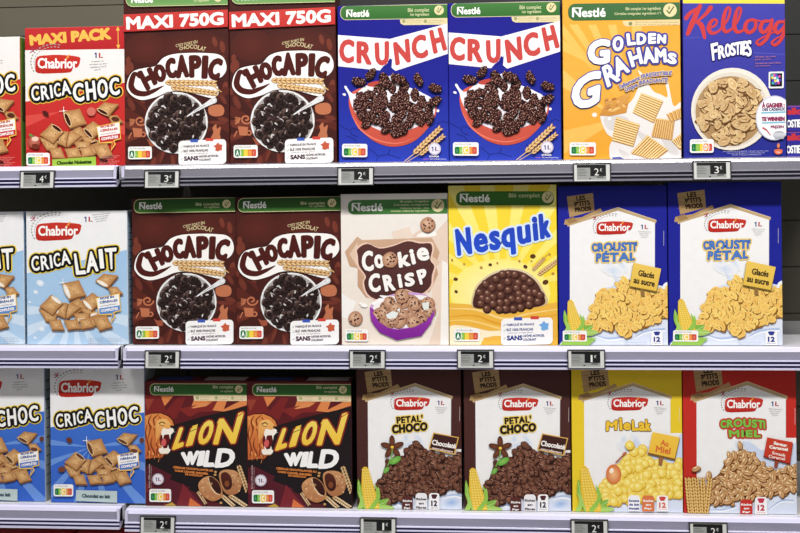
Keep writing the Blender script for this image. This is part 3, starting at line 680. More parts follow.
def crica(A, second, fT, fP, tT, tP, fill, ring, badge, stars=True):
    R = random.Random(21)
    A.p('product_name'); A.f(*fT); A.pre = tT
    wd = CRICA+second
    A.word(wd, [(19.5, ring), (14, (20, 20, 22)), (1.8, (247, 246, 244))])
    A.word(second, [(3.2, (247, 246, 244))])
    A.f(*fP); A.pre = tP; A.p('cereal_picture')
    for q, f, s in PIL: pillow(A, q, R, fill if f else None, s)
    A.line([(322, 88), (322, 128)], 3, W_, w2=1); A.line([(302, 110), (342, 106)], 3, W_, w2=1); A.blob(322, 108, 5, 5, 0, W_, n=8)
    A.p('wholegrain_badge'); c, d = badge
    A.poly([(484, 186), (602, 162), (608, 250), (574, 260), (582, 276), (556, 312), (562, 270), (498, 272)], (240, 190, 80)); A.poly([(488, 190), (598, 167), (603, 246), (568, 256), (574, 276), (560, 298), (566, 262), (502, 267)], (246, 244, 242))
    A.poly([(500, 238), (603, 222), (603, 246), (568, 256), (574, 276), (560, 298), (566, 262), (502, 267)], c)
    A.txt('RICHE EN', 506, 184, 574, 194, d, sk=-10, b=1); A.txt('CÉRÉALES', 504, 204, 590, 214, d, sk=-12, b=1); A.txt('complètes', 506, 222, 585, 230, d, sk=-12); A.txt('COMPLÈTES', 510, 244, 592, 256, (246, 240, 240), sk=-12, b=1)
def rays(A, cx, cy, rad, c, n=11, ph=0.1):
    for k in range(n):
        a = 2*math.pi*k/n+ph; d = .11; A.poly([(cx, cy), (cx+rad*math.cos(a-d), cy+rad*math.sin(a-d)), (cx+rad*math.cos(a+d), cy+rad*math.sin(a+d))], c)
ident = lambda x, y: (x, y)
DARKF = ((74, 26, 22), (50, 16, 14))
# red maxi pack
def crica_red(A, maxi):
  dy = 0 if maxi else -28
  up = lambda x, y: (x, y+dy)
  A.p('carton'); A.f(0, 0); A.pre = up
  A.rect(120, 240, 640, 860, (236, 232, 230)); A.poly([(120, 512), (640, 412), (640, 560), (120, 560)], (206, 46, 44)); A.rect(120, 558, 640, 860, (206, 46, 44), (190, 34, 34))
  A.poly([(120, 640), (300, 560), (120, 580)], (222, 74, 66)); A.poly([(640, 600), (500, 640), (640, 680)], (222, 74, 66)); A.poly([(120, 760), (250, 680), (120, 700)], (222, 70, 62))
  if maxi: A.p('promotion_strip'); A.poly([(125, 130), (640, 110), (640, 248), (125, 256)], (204, 50, 52), (186, 34, 38)); A.env('MAXI PACK', [(158, 186), (552, 148)], [(162, 228), (554, 196)], [(5, (242, 186, 78))])
  if maxi: A.line([(592, 152), (594, 236)], 4, (240, 180, 80), cap=False); A.poly([(592, 136), (582, 158), (602, 158)], (240, 180, 80)); A.poly([(594, 250), (584, 228), (604, 228)], (240, 180, 80))
  if not maxi: A.rect(120, 150, 640, 262, (236, 232, 230))
  chabrior(A, 182, 278, 403, 368); badge1(A, 492, 280, 1.25)
  crica(A, CHOC, (0, 0), (0, 90), up, up, DARKF, (244, 196, 66), ((206, 46, 44), (200, 70, 60)))
  A.f(0, 90); A.pre = up; A.p('cereal_picture')
  A.blob(172, 262, 32, 34, 0, (206, 120, 100), (170, 66, 50)); A.blob(178, 248, 18, 12, 0, (240, 200, 180)); A.blob(180, 286, 20, 14, 10, (120, 50, 34)); A.blob(158, 230, 12, 6, 30, (90, 150, 60)); A.blob(232, 120, 18, 10, 35, (80, 30, 26)); A.blob(460, 112, 22, 22, 0, (214, 110, 96)); A.blob(580, 150, 20, 12, 10, (90, 44, 30))
  A.pre = None; A.p('flavour_label'); A.poly([(262, 352), (480, 338), (482, 392), (262, 396)], (158, 198, 68)); A.txt('Chocolat Noisettes', 286, 362, 458, 378, (40, 60, 20), sk=-6, b=1.6)
  for i in range(6): A.txt('Sachet fraîcheur 750 g environ', 500, 332+i*9, 600-(i % 3)*14, 337+i*9, (240, 170, 160))
  A.txt('750g', 500, 352, 540, 364, (60, 16, 16), b=1.5)
  nutri(A, 133, 318, 250, 382, 2)
CM_ = new_art((26.5, 29.6), (125.3, 26.9), (126.1, 167.2), (25.5, 168)); crica_red(CM_, True)
CN = new_art((26.4, 37.6), (125.3, 34.9), (126.1, 167.2), (25.5, 168)); crica_red(CN, False)
# milk-filled
CL = new_art((27.7, 211), (128.5, 211.7), (128.5, 344.7), (27, 345.3)); A = CL
A.p('carton'); A.f(0, 190)
A.rect(120, 95, 650, 780, (238, 238, 240)); A.poly([(120, 418), (640, 300), (650, 300), (650, 780), (120, 780)], (158, 196, 234), (176, 208, 238))
A.f(0, 280)
for k in range(15):
    a = 2*math.pi*k/15+.2; d = .10
    P = [(370, 150), (370+430*math.cos(a-d), 150+430*math.sin(a-d)), (370+430*math.cos(a+d), 150+430*math.sin(a+d))]
    if math.sin(a) > -.15: A.poly(P, (204, 224, 244))
for x, y, r in ((205, 15, 16), (182, 60, 10), (208, 244, 14), (175, 290, 7), (640, 200, 8), (150, 110, 6)): A.blob(x, y, r*1.3, r, 20, (244, 247, 252), (205, 222, 240))
A.f(0, 190); chabrior(A, 187, 162, 412, 250); badge1(A, 446, 148, 1.2, lines=False)
for i in range(4): A.txt('Recette au blé complet français', 470+i*6, 124+i*11, 556-i*6, 130+i*11, (120, 115, 120), sk=-8)
crica(A, LAIT, (0, 190), (0, 280), lambda x, y: (x+2, y-104), lambda x, y: (x, y-96), ((250, 246, 240), (236, 228, 220)), (246, 214, 74), ((90, 140, 210), (80, 110, 170)))
A.f(0, 280); A.p('small_print')
for i in range(4): A.txt('Suggestion de présentation Céréales fourrées au lait', 446, 286+i*9, 612-(i % 2)*20, 291+i*9, (120, 130, 150))
# blue, chocolate-filled
CB = new_art((49, 369), (143.6, 369), (145, 504.7), (50.6, 504.0)); A = CB
A.p('carton'); A.f(0, 360)
A.rect(230, 30, 740, 740, (238, 238, 240)); A.poly([(240, 344), (740, 262), (740, 740), (240, 740)], (60, 112, 212), (52, 100, 204))
for k in range(13):
    a = 2*math.pi*k/13+.35; d = .07
    if math.sin(a) > -.55: A.poly([(450, 440), (450+420*math.cos(a-d), 440+420*math.sin(a-d)), (450+420*math.cos(a+d), 440+420*math.sin(a+d))], (104, 148, 226))
chabrior(A, 290, 105, 500, 190); badge1(A, 590, 92, 1.15)
crica(A, CHOC, (0, 360), (0, 426), lambda x, y: (x*.935+126, y*.915-121), lambda x, y: (x*.92+135, y*.92-22), ((110, 66, 44), (84, 46, 30)), (246, 214, 74), ((80, 120, 200), (70, 90, 160)))
A.f(0, 426); A.p('cereal_picture'); A.blob(345, 76, 16, 12, 30, (110, 56, 40)); A.blob(308, 222, 18, 14, 0, (120, 66, 46)); A.blob(706, 74, 12, 12, 0, (110, 60, 40)); A.blob(668, 128, 18, 10, 10, (112, 64, 44))
A.p('flavour_label'); A.poly([(380, 324), (584, 328), (584, 386), (378, 378)], (186, 204, 204)); A.txt('Chocolat au lait', 410, 344, 548, 360, (70, 90, 100), sk=4, b=1.6)
nutri(A, 268, 296, 366, 356, 2)

# ---------------- small cookies in a purple bowl
CK = new_art((341, 193.7), (448, 194), (449, 344.9), (341.7, 345.9)); A = CK; R = random.Random(4)
def cookie(A, x, y, r, R):
    A.blob(x+1, y+3, r*1.02, r, 0, (120, 76, 54), n=16, j=.03); A.blob(x, y, r, r, 0, (228, 186, 154), (178, 126, 96), n=16, j=.04, off=(-.25, -.3))
    for k in range(10):
        t = R.uniform(0, 6.28); q = r*.78*math.sqrt(R.random()); A.blob(x+q*math.cos(t), y+q*math.sin(t), r*R.uniform(.1, .2), r*.11, R.uniform(0, 180), (70, 36, 34), n=7)
A.p('carton'); A.f(320, 180)
A.rect(100, 60, 660, 860, (238, 232, 226), (236, 222, 208))
A.poly([(560, 520), (660, 220), (660, 700), (560, 640)], (236, 212, 194)); A.poly([(430, 300), (500, 250), (520, 255), (575, 270), (590, 250), (640, 200), (660, 300), (660, 400), (560, 420)], (232, 208, 190))
A.poly([(360, 260), (450, 235), (470, 300), (380, 330)], (234, 214, 198)); A.poly([(540, 830), (600, 640), (620, 840)], (228, 206, 186)); A.poly([(100, 560), (180, 610), (150, 700), (100, 680)], (244, 240, 236))
A.poly([(610, 400), (640, 420), (650, 850), (600, 850)], (244, 238, 232))
splat(A, [(500, 270), (560, 250), (580, 280), (490, 285)], (248, 244, 240))
banner(A, 143, 99, 690, 172, (163, 118, 316, 154), [('Blé complet - 1er ingrédient', 404, 104, 545, 114), ('Céréales intégrales', 372, 122, 545, 130), ('Volkoren tarwe - 1ste', 404, 138, 545, 146), ('Granen volkoren ingrediënt', 358, 152, 545, 160)], (590, 131, 32), rim=0, g1=(72, 130, 70), g2=(66, 122, 58))
A.p('product_name')
A.poly([(126, 358), (188, 282), (215, 300), (560, 290), (598, 362), (580, 420), (590, 470), (548, 560), (440, 560), (330, 610), (230, 585), (190, 530), (190, 440), (150, 430)], (206, 168, 138), (196, 150, 118))
A.poly([(150, 370), (190, 310), (200, 450)], (224, 196, 172)); A.poly([(560, 470), (600, 410), (560, 380)], (226, 196, 170))
pl = [(190, 345), (240, 318), (300, 342), (370, 330), (440, 306), (500, 318), (552, 318), (562, 350), (552, 400), (572, 430), (560, 475), (552, 530), (500, 570), (430, 545), (380, 566), (300, 598), (240, 570), (222, 510), (232, 480), (198, 430), (192, 380)]
A.poly([(375+(x-375)*1.05, 455+(y-455)*1.05) for x, y in spline(pl, True, 3)], (238, 200, 180)); A.poly(spline(pl, True, 3), (92, 54, 50), (80, 44, 42))
tt = [('C', (214, 364), (262, 354), (268, 450), (218, 452)), ('o', (276, 378), (314, 374), (322, 434), (282, 438)), ('k', (394, 366), (438, 352), (450, 424), (402, 434)), ('i', (452, 352), (464, 350), (478, 414), (466, 418)), ('e', (488, 346), (536, 340), (546, 396), (494, 402)),
      ('C', (246, 480), (296, 466), (302, 552), (254, 560)), ('R', (318, 480), (362, 474), (376, 546), (332, 552)), ('i', (392, 474), (402, 473), (412, 532), (402, 534)), ('S', (428, 472), (468, 464), (472, 522), (432, 530)), ('P', (488, 456), (530, 444), (522, 514), (506, 518))]
A.word(tt, [(7.5, (60, 28, 28)), (5, (248, 244, 240))])
cookie(A, 353, 398, 39, R)
A.p('cereal_picture'); cookie(A, 540, 225, 37, R)
A.f(320, 270); cookie(A, 178, 243, 36, R); A.blob(222, 178, 18, 10, 10, (248, 246, 244)); A.blob(206, 168, 8, 6, 0, (248, 246, 244))
splat(A, [(252, 190), (290, 150), (380, 118), (470, 112), (540, 130), (574, 180), (560, 250), (500, 300), (330, 300), (270, 250)], (206, 160, 214))
A.poly([(256, 170), (300, 140), (340, 150), (300, 190)], (250, 248, 248)); splat(A, [(268, 185), (320, 150), (300, 128), (350, 130), (420, 130), (530, 130), (565, 190), (540, 250), (420, 290), (300, 265)], (244, 240, 240))
A.poly([(252, 186), (300, 218)] + [(340, 300), (420, 305), (500, 290), (574, 190), (574, 210), (556, 262), (508, 326), (386, 350), (300, 312), (268, 270), (252, 226)], (158, 58, 176), (124, 32, 146))
for x, y in ((330, 190), (350, 165), (420, 160), (460, 160), (500, 180), (540, 170), (300, 225), (520, 205), (470, 205), (380, 195), (290, 240), (440, 235), (345, 262), (500, 245), (412, 230), (470, 262), (395, 258), (320, 215), (410, 130), (360, 250), (548, 205), (412, 132), (475, 172)): cookie(A, x, y-2, R.uniform(30, 36), R)
A.poly([(330, 225), (365, 205), (395, 215), (380, 240), (345, 245)], (232, 236, 236)); A.poly([(510, 165), (545, 160), (545, 195), (520, 200)], (226, 232, 226)); A.poly([(385, 200), (400, 190), (402, 210)], (240, 240, 240))
A.poly([(252, 196), (300, 262), (345, 290), (385, 298), (470, 286), (540, 250), (574, 196), (572, 214), (556, 264), (508, 328), (386, 351), (300, 313), (266, 270), (253, 228)], (160, 60, 178), (124, 32, 146))
nutri(A, 127, 297, 243, 358, 2)

# ---------------- chocolate balls on yellow
NQ = new_art((448, 185), (556, 184), (558, 344.7), (449.4, 344.7)); A = NQ; R = random.Random(6)
A.p('carton'); A.f(440, 180)
A.rect(30, 0, 600, 840, (248, 216, 48), (250, 222, 60))
for a0, a1 in ((-165, -158), (-150, -143), (-135, -127), (-118, -110), (-102, -94), (-84, -76), (-66, -58), (-50, -43), (-35, -28), (-20, -13)):
    A.poly([(310, 560), (310+700*math.cos(math.radians(a0)), 560+700*math.sin(math.radians(a0))), (310+700*math.cos(math.radians(a1)), 560+700*math.sin(math.radians(a1)))], (252, 240, 140), (250, 230, 90))
A.blob(300, 560, 250, 170, 0, (254, 246, 190), (252, 236, 120), n=30)
A.f(440, 270)
splat(A, [(20, 190), (100, 165), (200, 180), (330, 215), (440, 180), (560, 162), (620, 165), (620, 420), (20, 420)], (240, 182, 62), (240, 176, 56))
for P, c in (([(40, 190), (180, 195), (320, 240), (440, 215), (600, 190)], (250, 214, 130)), ([(40, 230), (180, 225), (300, 265), (470, 235), (600, 220)], (232, 160, 40)), ([(40, 250), (150, 250), (300, 290)], (250, 206, 110))): A.line(P, 9, c, smooth=True, ws=[3, 9, 12, 8, 3][:len(P)])
splat(A, [(40, 285), (120, 275), (240, 300), (320, 300), (300, 335), (220, 335), (200, 380), (20, 400)], (250, 236, 200)); splat(A, [(205, 360), (240, 332), (310, 330), (320, 395), (215, 395)], (242, 184, 66))
A.f(440, 180)
banner(A, 80, 54, 566, 124, (100, 70, 246, 106), [('Blé complet', 342, 64, 496, 84)], (535, 84, 29), rim=0, open_r=False, g1=(64, 118, 40), g2=(52, 110, 44))
A.p('cereal_picture'); A.f(440, 270)
splat(A, [(160, 180), (172, 90), (215, 40), (270, 5), (345, -12), (420, 0), (480, 40), (515, 95), (535, 165), (430, 190), (325, 216), (240, 190)], (226, 206, 170), (206, 176, 130))
splat(A, [(166, 180), (180, 95), (222, 46), (275, 14), (345, -3), (412, 8), (470, 46), (505, 100), (522, 165), (430, 190), (322, 214), (240, 190)], (96, 58, 50), (70, 36, 30))
ba = []
for k in range(400):
    x, y = R.uniform(170, 515), R.uniform(0, 205)
    d = ((x-345)/172)**2 + ((y-180)/178)**2
    if d < .93 and y < 205-abs(x-325)*.16 and all((x-a)**2+(y-b)**2 > 27**2 for a, b in ba): ba.append((x, y))
for x, y in sorted(ba, key=lambda q: q[1]):
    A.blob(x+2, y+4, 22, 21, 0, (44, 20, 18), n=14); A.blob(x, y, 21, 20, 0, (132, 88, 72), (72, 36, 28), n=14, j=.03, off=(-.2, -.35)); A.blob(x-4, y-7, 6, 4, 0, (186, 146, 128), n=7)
A.f(440, 180); wheat(A, (462, 446), (520, 385), 22, n=7); A.line([(508, 392), (545, 360)], 3, (200, 150, 80)); wheat(A, (490, 468), (590, 395), 26)
for x, y, r, a in ((462, 376, 14, 0), (250, 418, 9, 0), (78, 490, 11, 10), (525, 505, 15, -20), (205, 432, 8, 30), (285, 410, 6, 60), (395, 400, 7, 50), (562, 462, 8, 20), (80, 552, 9, 30), (425, 428, 11, 30), (546, 368, 6, 70), (455, 400, 5, 0), (120, 415, 6, 60), (60, 395, 7, 70)): A.blob(x, y, r, r*.75, a, (110, 64, 36) if r > 8.5 else (206, 150, 70), (74, 36, 20) if r > 8.5 else (190, 130, 60), n=10)
A.p('product_name')
top = [(80, 248), (310, 208), (534, 166)]; bot = [(92, 368), (320, 330), (544, 276)]
A.f(440, 180); A.env('Nesquik', top, bot, [(17, (214, 232, 250)), (7, ((40, 66, 186), (36, 80, 214)))], sp=1.12)
A.f(440, 270); claims(A, 304, 240, 562, 374, (40, 60, 140), (110, 170, 230))
nutri(A, 70, 288, 198, 352, 0)

# ---------------- roaring lion carton
LI = new_art((144.4, 382), (247.8, 382), (247.8, 507.3), (146, 506.7)); A = LI; R = random.Random(2)
A.p('carton'); A.f(140, 360)
A.rect(10, 100, 560, 760, (98, 30, 34), (84, 26, 32))
A.poly([(10, 180), (110, 180), (130, 260), (190, 190), (230, 190), (180, 300), (10, 300)], (122, 36, 36)); A.poly([(105, 185), (166, 185), (124, 236)], (224, 130, 70)); A.poly([(20, 200), (70, 200), (40, 260)], (150, 60, 44))
A.poly([(272, 200), (440, 195), (420, 250), (536, 190), (560, 190), (560, 220), (430, 262), (255, 245)], (224, 132, 72)); A.poly([(190, 250), (390, 205), (360, 262), (300, 262), (250, 290)], (132, 40, 38)); A.poly([(255, 245), (300, 222), (360, 215), (330, 235), (270, 246)], (226, 140, 82))
A.poly([(170, 330), (300, 290), (560, 228), (560, 740), (440, 740), (180, 620), (30, 560), (20, 480), (120, 300)], (34, 26, 28), (30, 24, 28))
A.poly([(20, 760), (20, 540), (60, 530), (160, 580), (150, 600), (250, 640), (240, 655), (330, 690), (300, 700), (350, 760)], (88, 28, 40))
A.poly([(110, 740), (140, 660), (170, 740)], (118, 36, 48)); A.poly([(180, 745), (215, 620), (280, 700), (330, 745)], (124, 38, 46)); A.poly([(240, 742), (250, 690), (320, 742)], (214, 110, 60)); A.poly([(90, 745), (160, 712), (200, 745)], (190, 150, 60)); A.poly([(20, 600), (60, 640), (20, 680)], (120, 40, 50))
banner(A, 52, 124, 560, 178, (72, 138, 168, 162), [('Blé complet', 366, 130, 468, 145), ('1er ingrédient', 405, 154, 468, 163)], (496, 149, 20), rim=3, g1=(50, 96, 44), g2=(62, 122, 54))
A.p('wholegrain_tab'); A.poly([(268, 182), (560, 182), (560, 208), (272, 208)], (226, 206, 166))
for x in (288, 383, 464): A.blob(x, 193, 9, 9, 0, (170, 170, 120)); A.txt('sans huile', x+14, 187, x+62, 192, (140, 130, 90)); A.txt('de palme', x+14, 198, x+56, 203, (140, 130, 90))
A.p('lion_emblem')
mane = [(24, 285), (60, 274), (105, 272), (140, 286), (162, 306), (170, 330), (160, 350), (120, 380), (110, 440), (126, 470), (112, 492), (70, 494), (24, 500)]
A.poly([(24, 285)] + [(x+4, y-4) for x, y in mane[1:7]] + [(130, 390), (116, 440), (138, 470), (120, 498), (24, 506)], (44, 20, 16))
A.poly(mane, (226, 136, 66), (196, 94, 48))
for k in range(22):
    x = 30+R.random()*70; y = 285+R.random()*200; A.line([(x, y), (x+R.uniform(2, 14), y+14), (x+R.uniform(-6, 12), y+R.uniform(26, 44))], 6, (140, 58, 28) if k % 2 else (240, 168, 92), w2=1, smooth=False)
for P in ([(60, 280), (44, 310), (52, 350), (40, 400)], [(95, 276), (70, 300), (74, 330)], [(36, 330), (30, 380), (44, 440), (36, 490)], [(62, 390), (56, 430), (74, 470), (66, 494)], [(84, 420), (88, 450), (84, 480)]): A.line(P, 6, (128, 50, 26), smooth=True, ws=[2, 7, 6, 2][:len(P)])
splat(A, [(84, 320), (100, 302), (130, 300), (152, 318), (160, 340), (135, 352), (104, 372), (94, 400), (80, 380)], (240, 182, 100), (226, 150, 78))
A.line([(96, 322), (112, 314), (124, 322)], 5, (70, 30, 20)); A.blob(112, 325, 5, 3, 10, (250, 230, 120)); A.line([(100, 330), (120, 334)], 3, (90, 40, 20))
splat(A, [(118, 345), (140, 350), (160, 344), (170, 356), (160, 374), (140, 382), (112, 384), (108, 366)], (246, 238, 226)); A.poly([(152, 330), (168, 334), (166, 346), (154, 344)], (40, 20, 20))
splat(A, [(104, 384), (128, 378), (152, 380), (150, 410), (134, 440), (112, 442), (102, 420)], (96, 22, 24)); A.blob(120, 418, 12, 20, 10, (214, 90, 90)); 
for P in ([(112, 378), (122, 378), (116, 402)], [(146, 374), (156, 372), (152, 404)], [(112, 452), (108, 430), (120, 446)], [(136, 448), (142, 428), (146, 446)]): A.poly(P, (250, 246, 236))
splat(A, [(98, 446), (118, 448), (140, 444), (152, 454), (144, 470), (116, 476), (98, 466)], (244, 234, 220)); A.line([(100, 476), (140, 474)], 4, (180, 110, 60))
for P in ([(150, 360), (172, 352)], [(152, 366), (176, 364)], [(148, 456), (166, 450)]): A.line(P, 1.8, (250, 246, 240), cap=False)
A.p('product_name')
ln = [('L', (204, 348), (232, 340), (212, 432), (168, 448)), ('i', (268, 326), (284, 322), (258, 424), (238, 432)), ('O', (316, 320), (374, 302), (346, 414), (288, 426)), ('N', (402, 306), (514, 268), (472, 414), (372, 420))]
ln[1] = ('I', (262, 350), (282, 344), (258, 424), (236, 430))
A.word(ln, [(13, (186, 44, 42)), (9.5, (34, 20, 20)), (6.5, ((246, 214, 92), (244, 196, 60)))]); A.poly([(264, 334), (292, 324), (288, 336), (262, 346)], (246, 206, 70))
A.line([(486, 286), (524, 262)], 4, (200, 50, 44)); A.line([(250, 362), (290, 346)], 3, (34, 22, 20)); A.line([(388, 318), (402, 296)], 4, (246, 206, 70))
A.f(140, 426)
A.word([('W', (212, 142), (292, 134), (276, 192), (226, 196)), ('I', (304, 136), (322, 134), (310, 196), (290, 198)), ('L', (338, 132), (356, 130), (366, 202), (322, 202)), ('D', (394, 122), (476, 120), (460, 202), (378, 206))], [(6.5, (248, 246, 246))])
A.p('slogan')
for s, x0, y, x1 in (('CÉRÉALES CROUSTILLANTES AU', 168, 206, 364), ('COEUR CARAMEL ENROBÉES', 176, 222, 340), ('DE CHOCOLAT', 228, 240, 314)): A.txt(s, x0, y, x1, y+9, (222, 130, 60), sk=16 if x0 < 200 else 8, b=.8)
A.p('cereal_picture')
wheat(A, (492, 200), (536, 330), 30, c=(200, 160, 104), dk=(96, 60, 40)); wheat(A, (410, 350), (470, 402), 26, c=(222, 190, 140), dk=(96, 60, 40)); wheat(A, (450, 350), (530, 402), 28, c=(222, 190, 140), dk=(96, 60, 40)); wheat(A, (290, 330), (330, 390), 20, c=(210, 170, 120), dk=(96, 60, 40))
splat(A, [(396, 240), (420, 222), (470, 224), (500, 250), (506, 300), (486, 336), (440, 344), (412, 318), (400, 280)], (204, 146, 98), (170, 108, 66)); splat(A, [(404, 248), (424, 232), (448, 246), (460, 280), (454, 312), (430, 320), (412, 296)], (90, 40, 32), (60, 24, 22)); A.blob(434, 290, 12, 16, 0, (130, 70, 40))
splat(A, [(292, 296), (318, 262), (356, 254), (392, 280), (412, 330), (402, 362), (360, 376), (312, 348)], (208, 150, 100), (182, 118, 72)); splat(A, [(344, 262), (362, 258), (392, 284), (406, 326), (394, 344), (372, 330), (352, 298)], (70, 32, 28), (50, 22, 22)); A.line([(342, 262), (352, 300), (376, 334), (398, 344)], 6, (236, 200, 160), smooth=True, ws=[4, 6, 6, 3])
for k in range(22): A.blob(R.uniform(305, 370), R.uniform(275, 360), 7, 4, R.uniform(0, 180), mix((232, 190, 140), (150, 92, 56), R.random()), n=7); A.blob(R.uniform(462, 498), R.uniform(245, 325), 6, 4, R.uniform(0, 180), mix((232, 190, 140), (150, 92, 56), R.random()), n=7)
for x, y in ((378, 232), (376, 246), (412, 352), (404, 384), (448, 352)): A.blob(x, y, 7, 6, 0, (200, 150, 90))
A.p('grain_seal'); A.blob(93, 270, 29, 29, 0, (206, 196, 206), (190, 178, 196), n=24); A.blob(93, 270, 23, 23, 0, (232, 226, 232), n=20); one(A, 86, 271, 10, (60, 60, 130)); A.rect(94, 262, 99, 280, (90, 60, 120)); A.rect(101, 276, 108, 280, (190, 60, 70))
A.env('Sachet 100% recyclable', [(46, 312), (46, 196)], [(53, 312), (53, 196)], [(.3, (196, 170, 170))]); A.env('blé de filière française', [(56, 312), (56, 206)], [(62, 312), (62, 206)], [(0, (176, 150, 150))])
nutri(A, 50, 318, 158, 382, 2)
# ---------------- the four gabled children's cereals (coordinates in each carton's own crop frame)
def gable(A, X, Y, sx, sy, bg, bg2, frame, bottom, ry=420):
    """common layout: wooden eaves, white house front, plank sign, brand plate; canonical frame = dark brown carton"""
    T = lambda x, y: (X+(x-140)*sx, Y+(y-182)*sy)
    A.f(*frame); A.pre = T; A.p('carton')
    A.rect(60, 20, 640, 900, bg, bg2)
    A.line([(128, 200), (375, 122), (560, 186)], 15, (196, 166, 122), cap=False); A.line([(136, 208), (375, 130), (556, 194)], 3, (140, 108, 74), cap=False); A.line([(128, 193), (375, 115), (560, 178)], 2.5, (226, 204, 164), cap=False)
    A.poly([(141, 202), (375, 130), (553, 190), (553, ry), (640, ry), (640, bottom), (141, bottom)], (242, 241, 242))
    A.line([(553, 190), (553, ry)], 2, (206, 204, 208), cap=False)
    A.line([(596, 300), (596, 230)], 1.6, (206, 200, 200), cap=False)
    A.p('range_sign')
    A.poly([(112, 196), (118, 172), (200, 160), (290, 118), (300, 134), (232, 160), (136, 198)], (184, 148, 98)); A.poly([(122, 172), (160, 160), (180, 182), (138, 192)], (160, 124, 80))
    A.poly([(126, 60), (254, 44), (262, 130), (140, 162)], (188, 154, 106), (176, 140, 92))
    for a in (.25, .5, .78): A.line([(128, 60+a*95), (256, 44+a*88)], 1.6, (146, 110, 70), cap=False)
    ik = (44, 26, 20)
    A.env('LES', [(172, 60), (214, 56)], [(176, 80), (216, 76)], [(1.3, ik)]); A.env("P'TITS", [(162, 88), (236, 80)], [(168, 108), (240, 101)], [(1.3, ik)]); A.env('PRODS', [(164, 116), (242, 108)], [(170, 136), (246, 128)], [(1.3, ik)])
    x0, y0 = T(272, 182); x1, y1 = T(446, 245)
    A.f(*frame); chabrior(A, x0, y0, x1, y1)
    x, y = T(500, 210); badge1(A, x, y, sx, lines=False)
    A.f(*frame); A.pre = T
    for i in range(4): A.txt('Recette au bon lait ou blé français'[:26-i*4], 474+i*5, 228+i*10, 534-i*6, 233+i*10, (140, 136, 142), sk=(4, 2, 0, -2)[i])
    A.p('cereal_picture')
    for cx, cy, rx, ry, a in ((395, 392, 16, 50, -35), (350, 420, 60, 30, 20), (330, 385, 18, 26, 0)): A.blob(cx, cy, rx, ry, a, (208, 220, 242), (240, 241, 244), n=18)
    return T
def heap(A, outline, n, fn, R, back):
    """many cereal pieces scattered inside an outline"""
    splat(A, outline, back)
    P = spline(outline, True, 4)
    def inside(x, y):
        c = False
        for i in range(len(P)):
            (x1, y1), (x2, y2) = P[i-1], P[i]
            if (y1 > y) != (y2 > y) and x < (x2-x1)*(y-y1)/(y2-y1)+x1: c = not c
        return c
    xs = [p[0] for p in P]; ys = [p[1] for p in P]; pts = []
    ar = abs(sum(P[i-1][0]*P[i][1]-P[i][0]*P[i-1][1] for i in range(len(P))))/2; s = math.sqrt(ar/n/.866)
    y = min(ys); row = 0
    while y < max(ys)+s*.4:
        x = min(xs)-(row % 2)*s/2
        while x < max(xs)+s:
            px, py = x+R.uniform(-.3, .3)*s, y+R.uniform(-.3, .3)*s
            if inside(px, py): pts.append((px, py))
            x += s
        y += s*.866; row += 1
    pts.sort(key=lambda q: q[1]+R.uniform(-s*1.4, s*1.4))
    for x, y in pts: fn(A, x, y, R)
def milk(A, pts, sw):
    A.p('milk_picture'); splat(A, pts, (226, 232, 246), (214, 224, 244))
    for P in sw: A.line(P, 8, (176, 196, 232), smooth=True, ws=[2, 10, 12, 3][:len(P)]); A.line([(x+3, y+9) for x, y in P], 6, (246, 248, 252), smooth=True, ws=[2, 8, 8, 2][:len(P)])
def corn(A, x, y, h, w, lean=.25):
    """yellow cob in green husk leaves; x, y = foot of the cob"""
    A.p('corn_picture')
    for dx, tx, ty, ww, c in ((-20, -50, -h*.75, 34, (132, 186, 60)), (20, 50, -h*.55, 40, (150, 200, 84)), (0, -46, -h*.35, 36, (176, 214, 110)), (30, 100, -h*.25, 42, (128, 184, 66)), (40, 130, -h*.02, 34, (164, 206, 96))):
        A.line([(x+dx*.4, y), (x+dx+tx*.4, y+ty*.55), (x+tx, y+ty)], ww, c, smooth=True, ws=[ww, ww*.9, 2])
        A.line([(x+dx*.4, y-4), (x+dx+tx*.4, y+ty*.5), (x+tx, y+ty*.9)], 2, (212, 232, 160), cap=False)
    A.line([(x+h*lean*.5, y-6), (x-h*lean*.05, y-h*.5), (x-h*lean*.4, y-h)], w, (236, 192, 50), smooth=True, ws=[w*1.05, w, w*.45])
    for r in range(15):
        t = r/14
        for c_ in range(4):
            u = (c_-1.5)/4; px = x+h*lean*.45-(h*lean*.8)*t**.8+u*w*(1-.45*t); py = y-8-(h-10)*t
            A.blob(px, py, w*.125*(1-.3*t), h*.030, 0, (255, 236, 136), (236, 190, 52), n=7, bump=(c_ == 0))
    A.line([(x+w*.2, y+2), (x+w*.75, y-h*.3), (x+w*.5, y-h*.62)], 20, (148, 198, 76), smooth=True, ws=[24, 20, 2])
    A.line([(x-w*.7, y+4), (x-w*.5, y-h*.2), (x-w*.8, y-h*.45)], 20, (168, 210, 96), smooth=True, ws=[26, 20, 2])
def tag12(A, x0, y0, x1, y1, c, ic):
    A.p('portion_badge'); w, h = x1-x0, y1-y0
    A.rr(x0, y0, x1, y1, w*.25, (248, 247, 248), corners=(1, 1, 0, 0)); A.poly([(x0+w*.2, y0+h*.12), (x0+w*.8, y0+h*.12), (x0+w*.66, y0+h*.34), (x0+w*.34, y0+h*.34)], ic); A.blob(x0+w*.5, y0+h*.12, w*.3, h*.05, 0, ic)
    A.txt('12', x0+w*.24, y0+h*.46, x0+w*.76, y0+h*.76, c, b=w*.035); A.txt('PORTIONS', x0+w*.12, y0+h*.84, x0+w*.88, y0+h*.92, c)
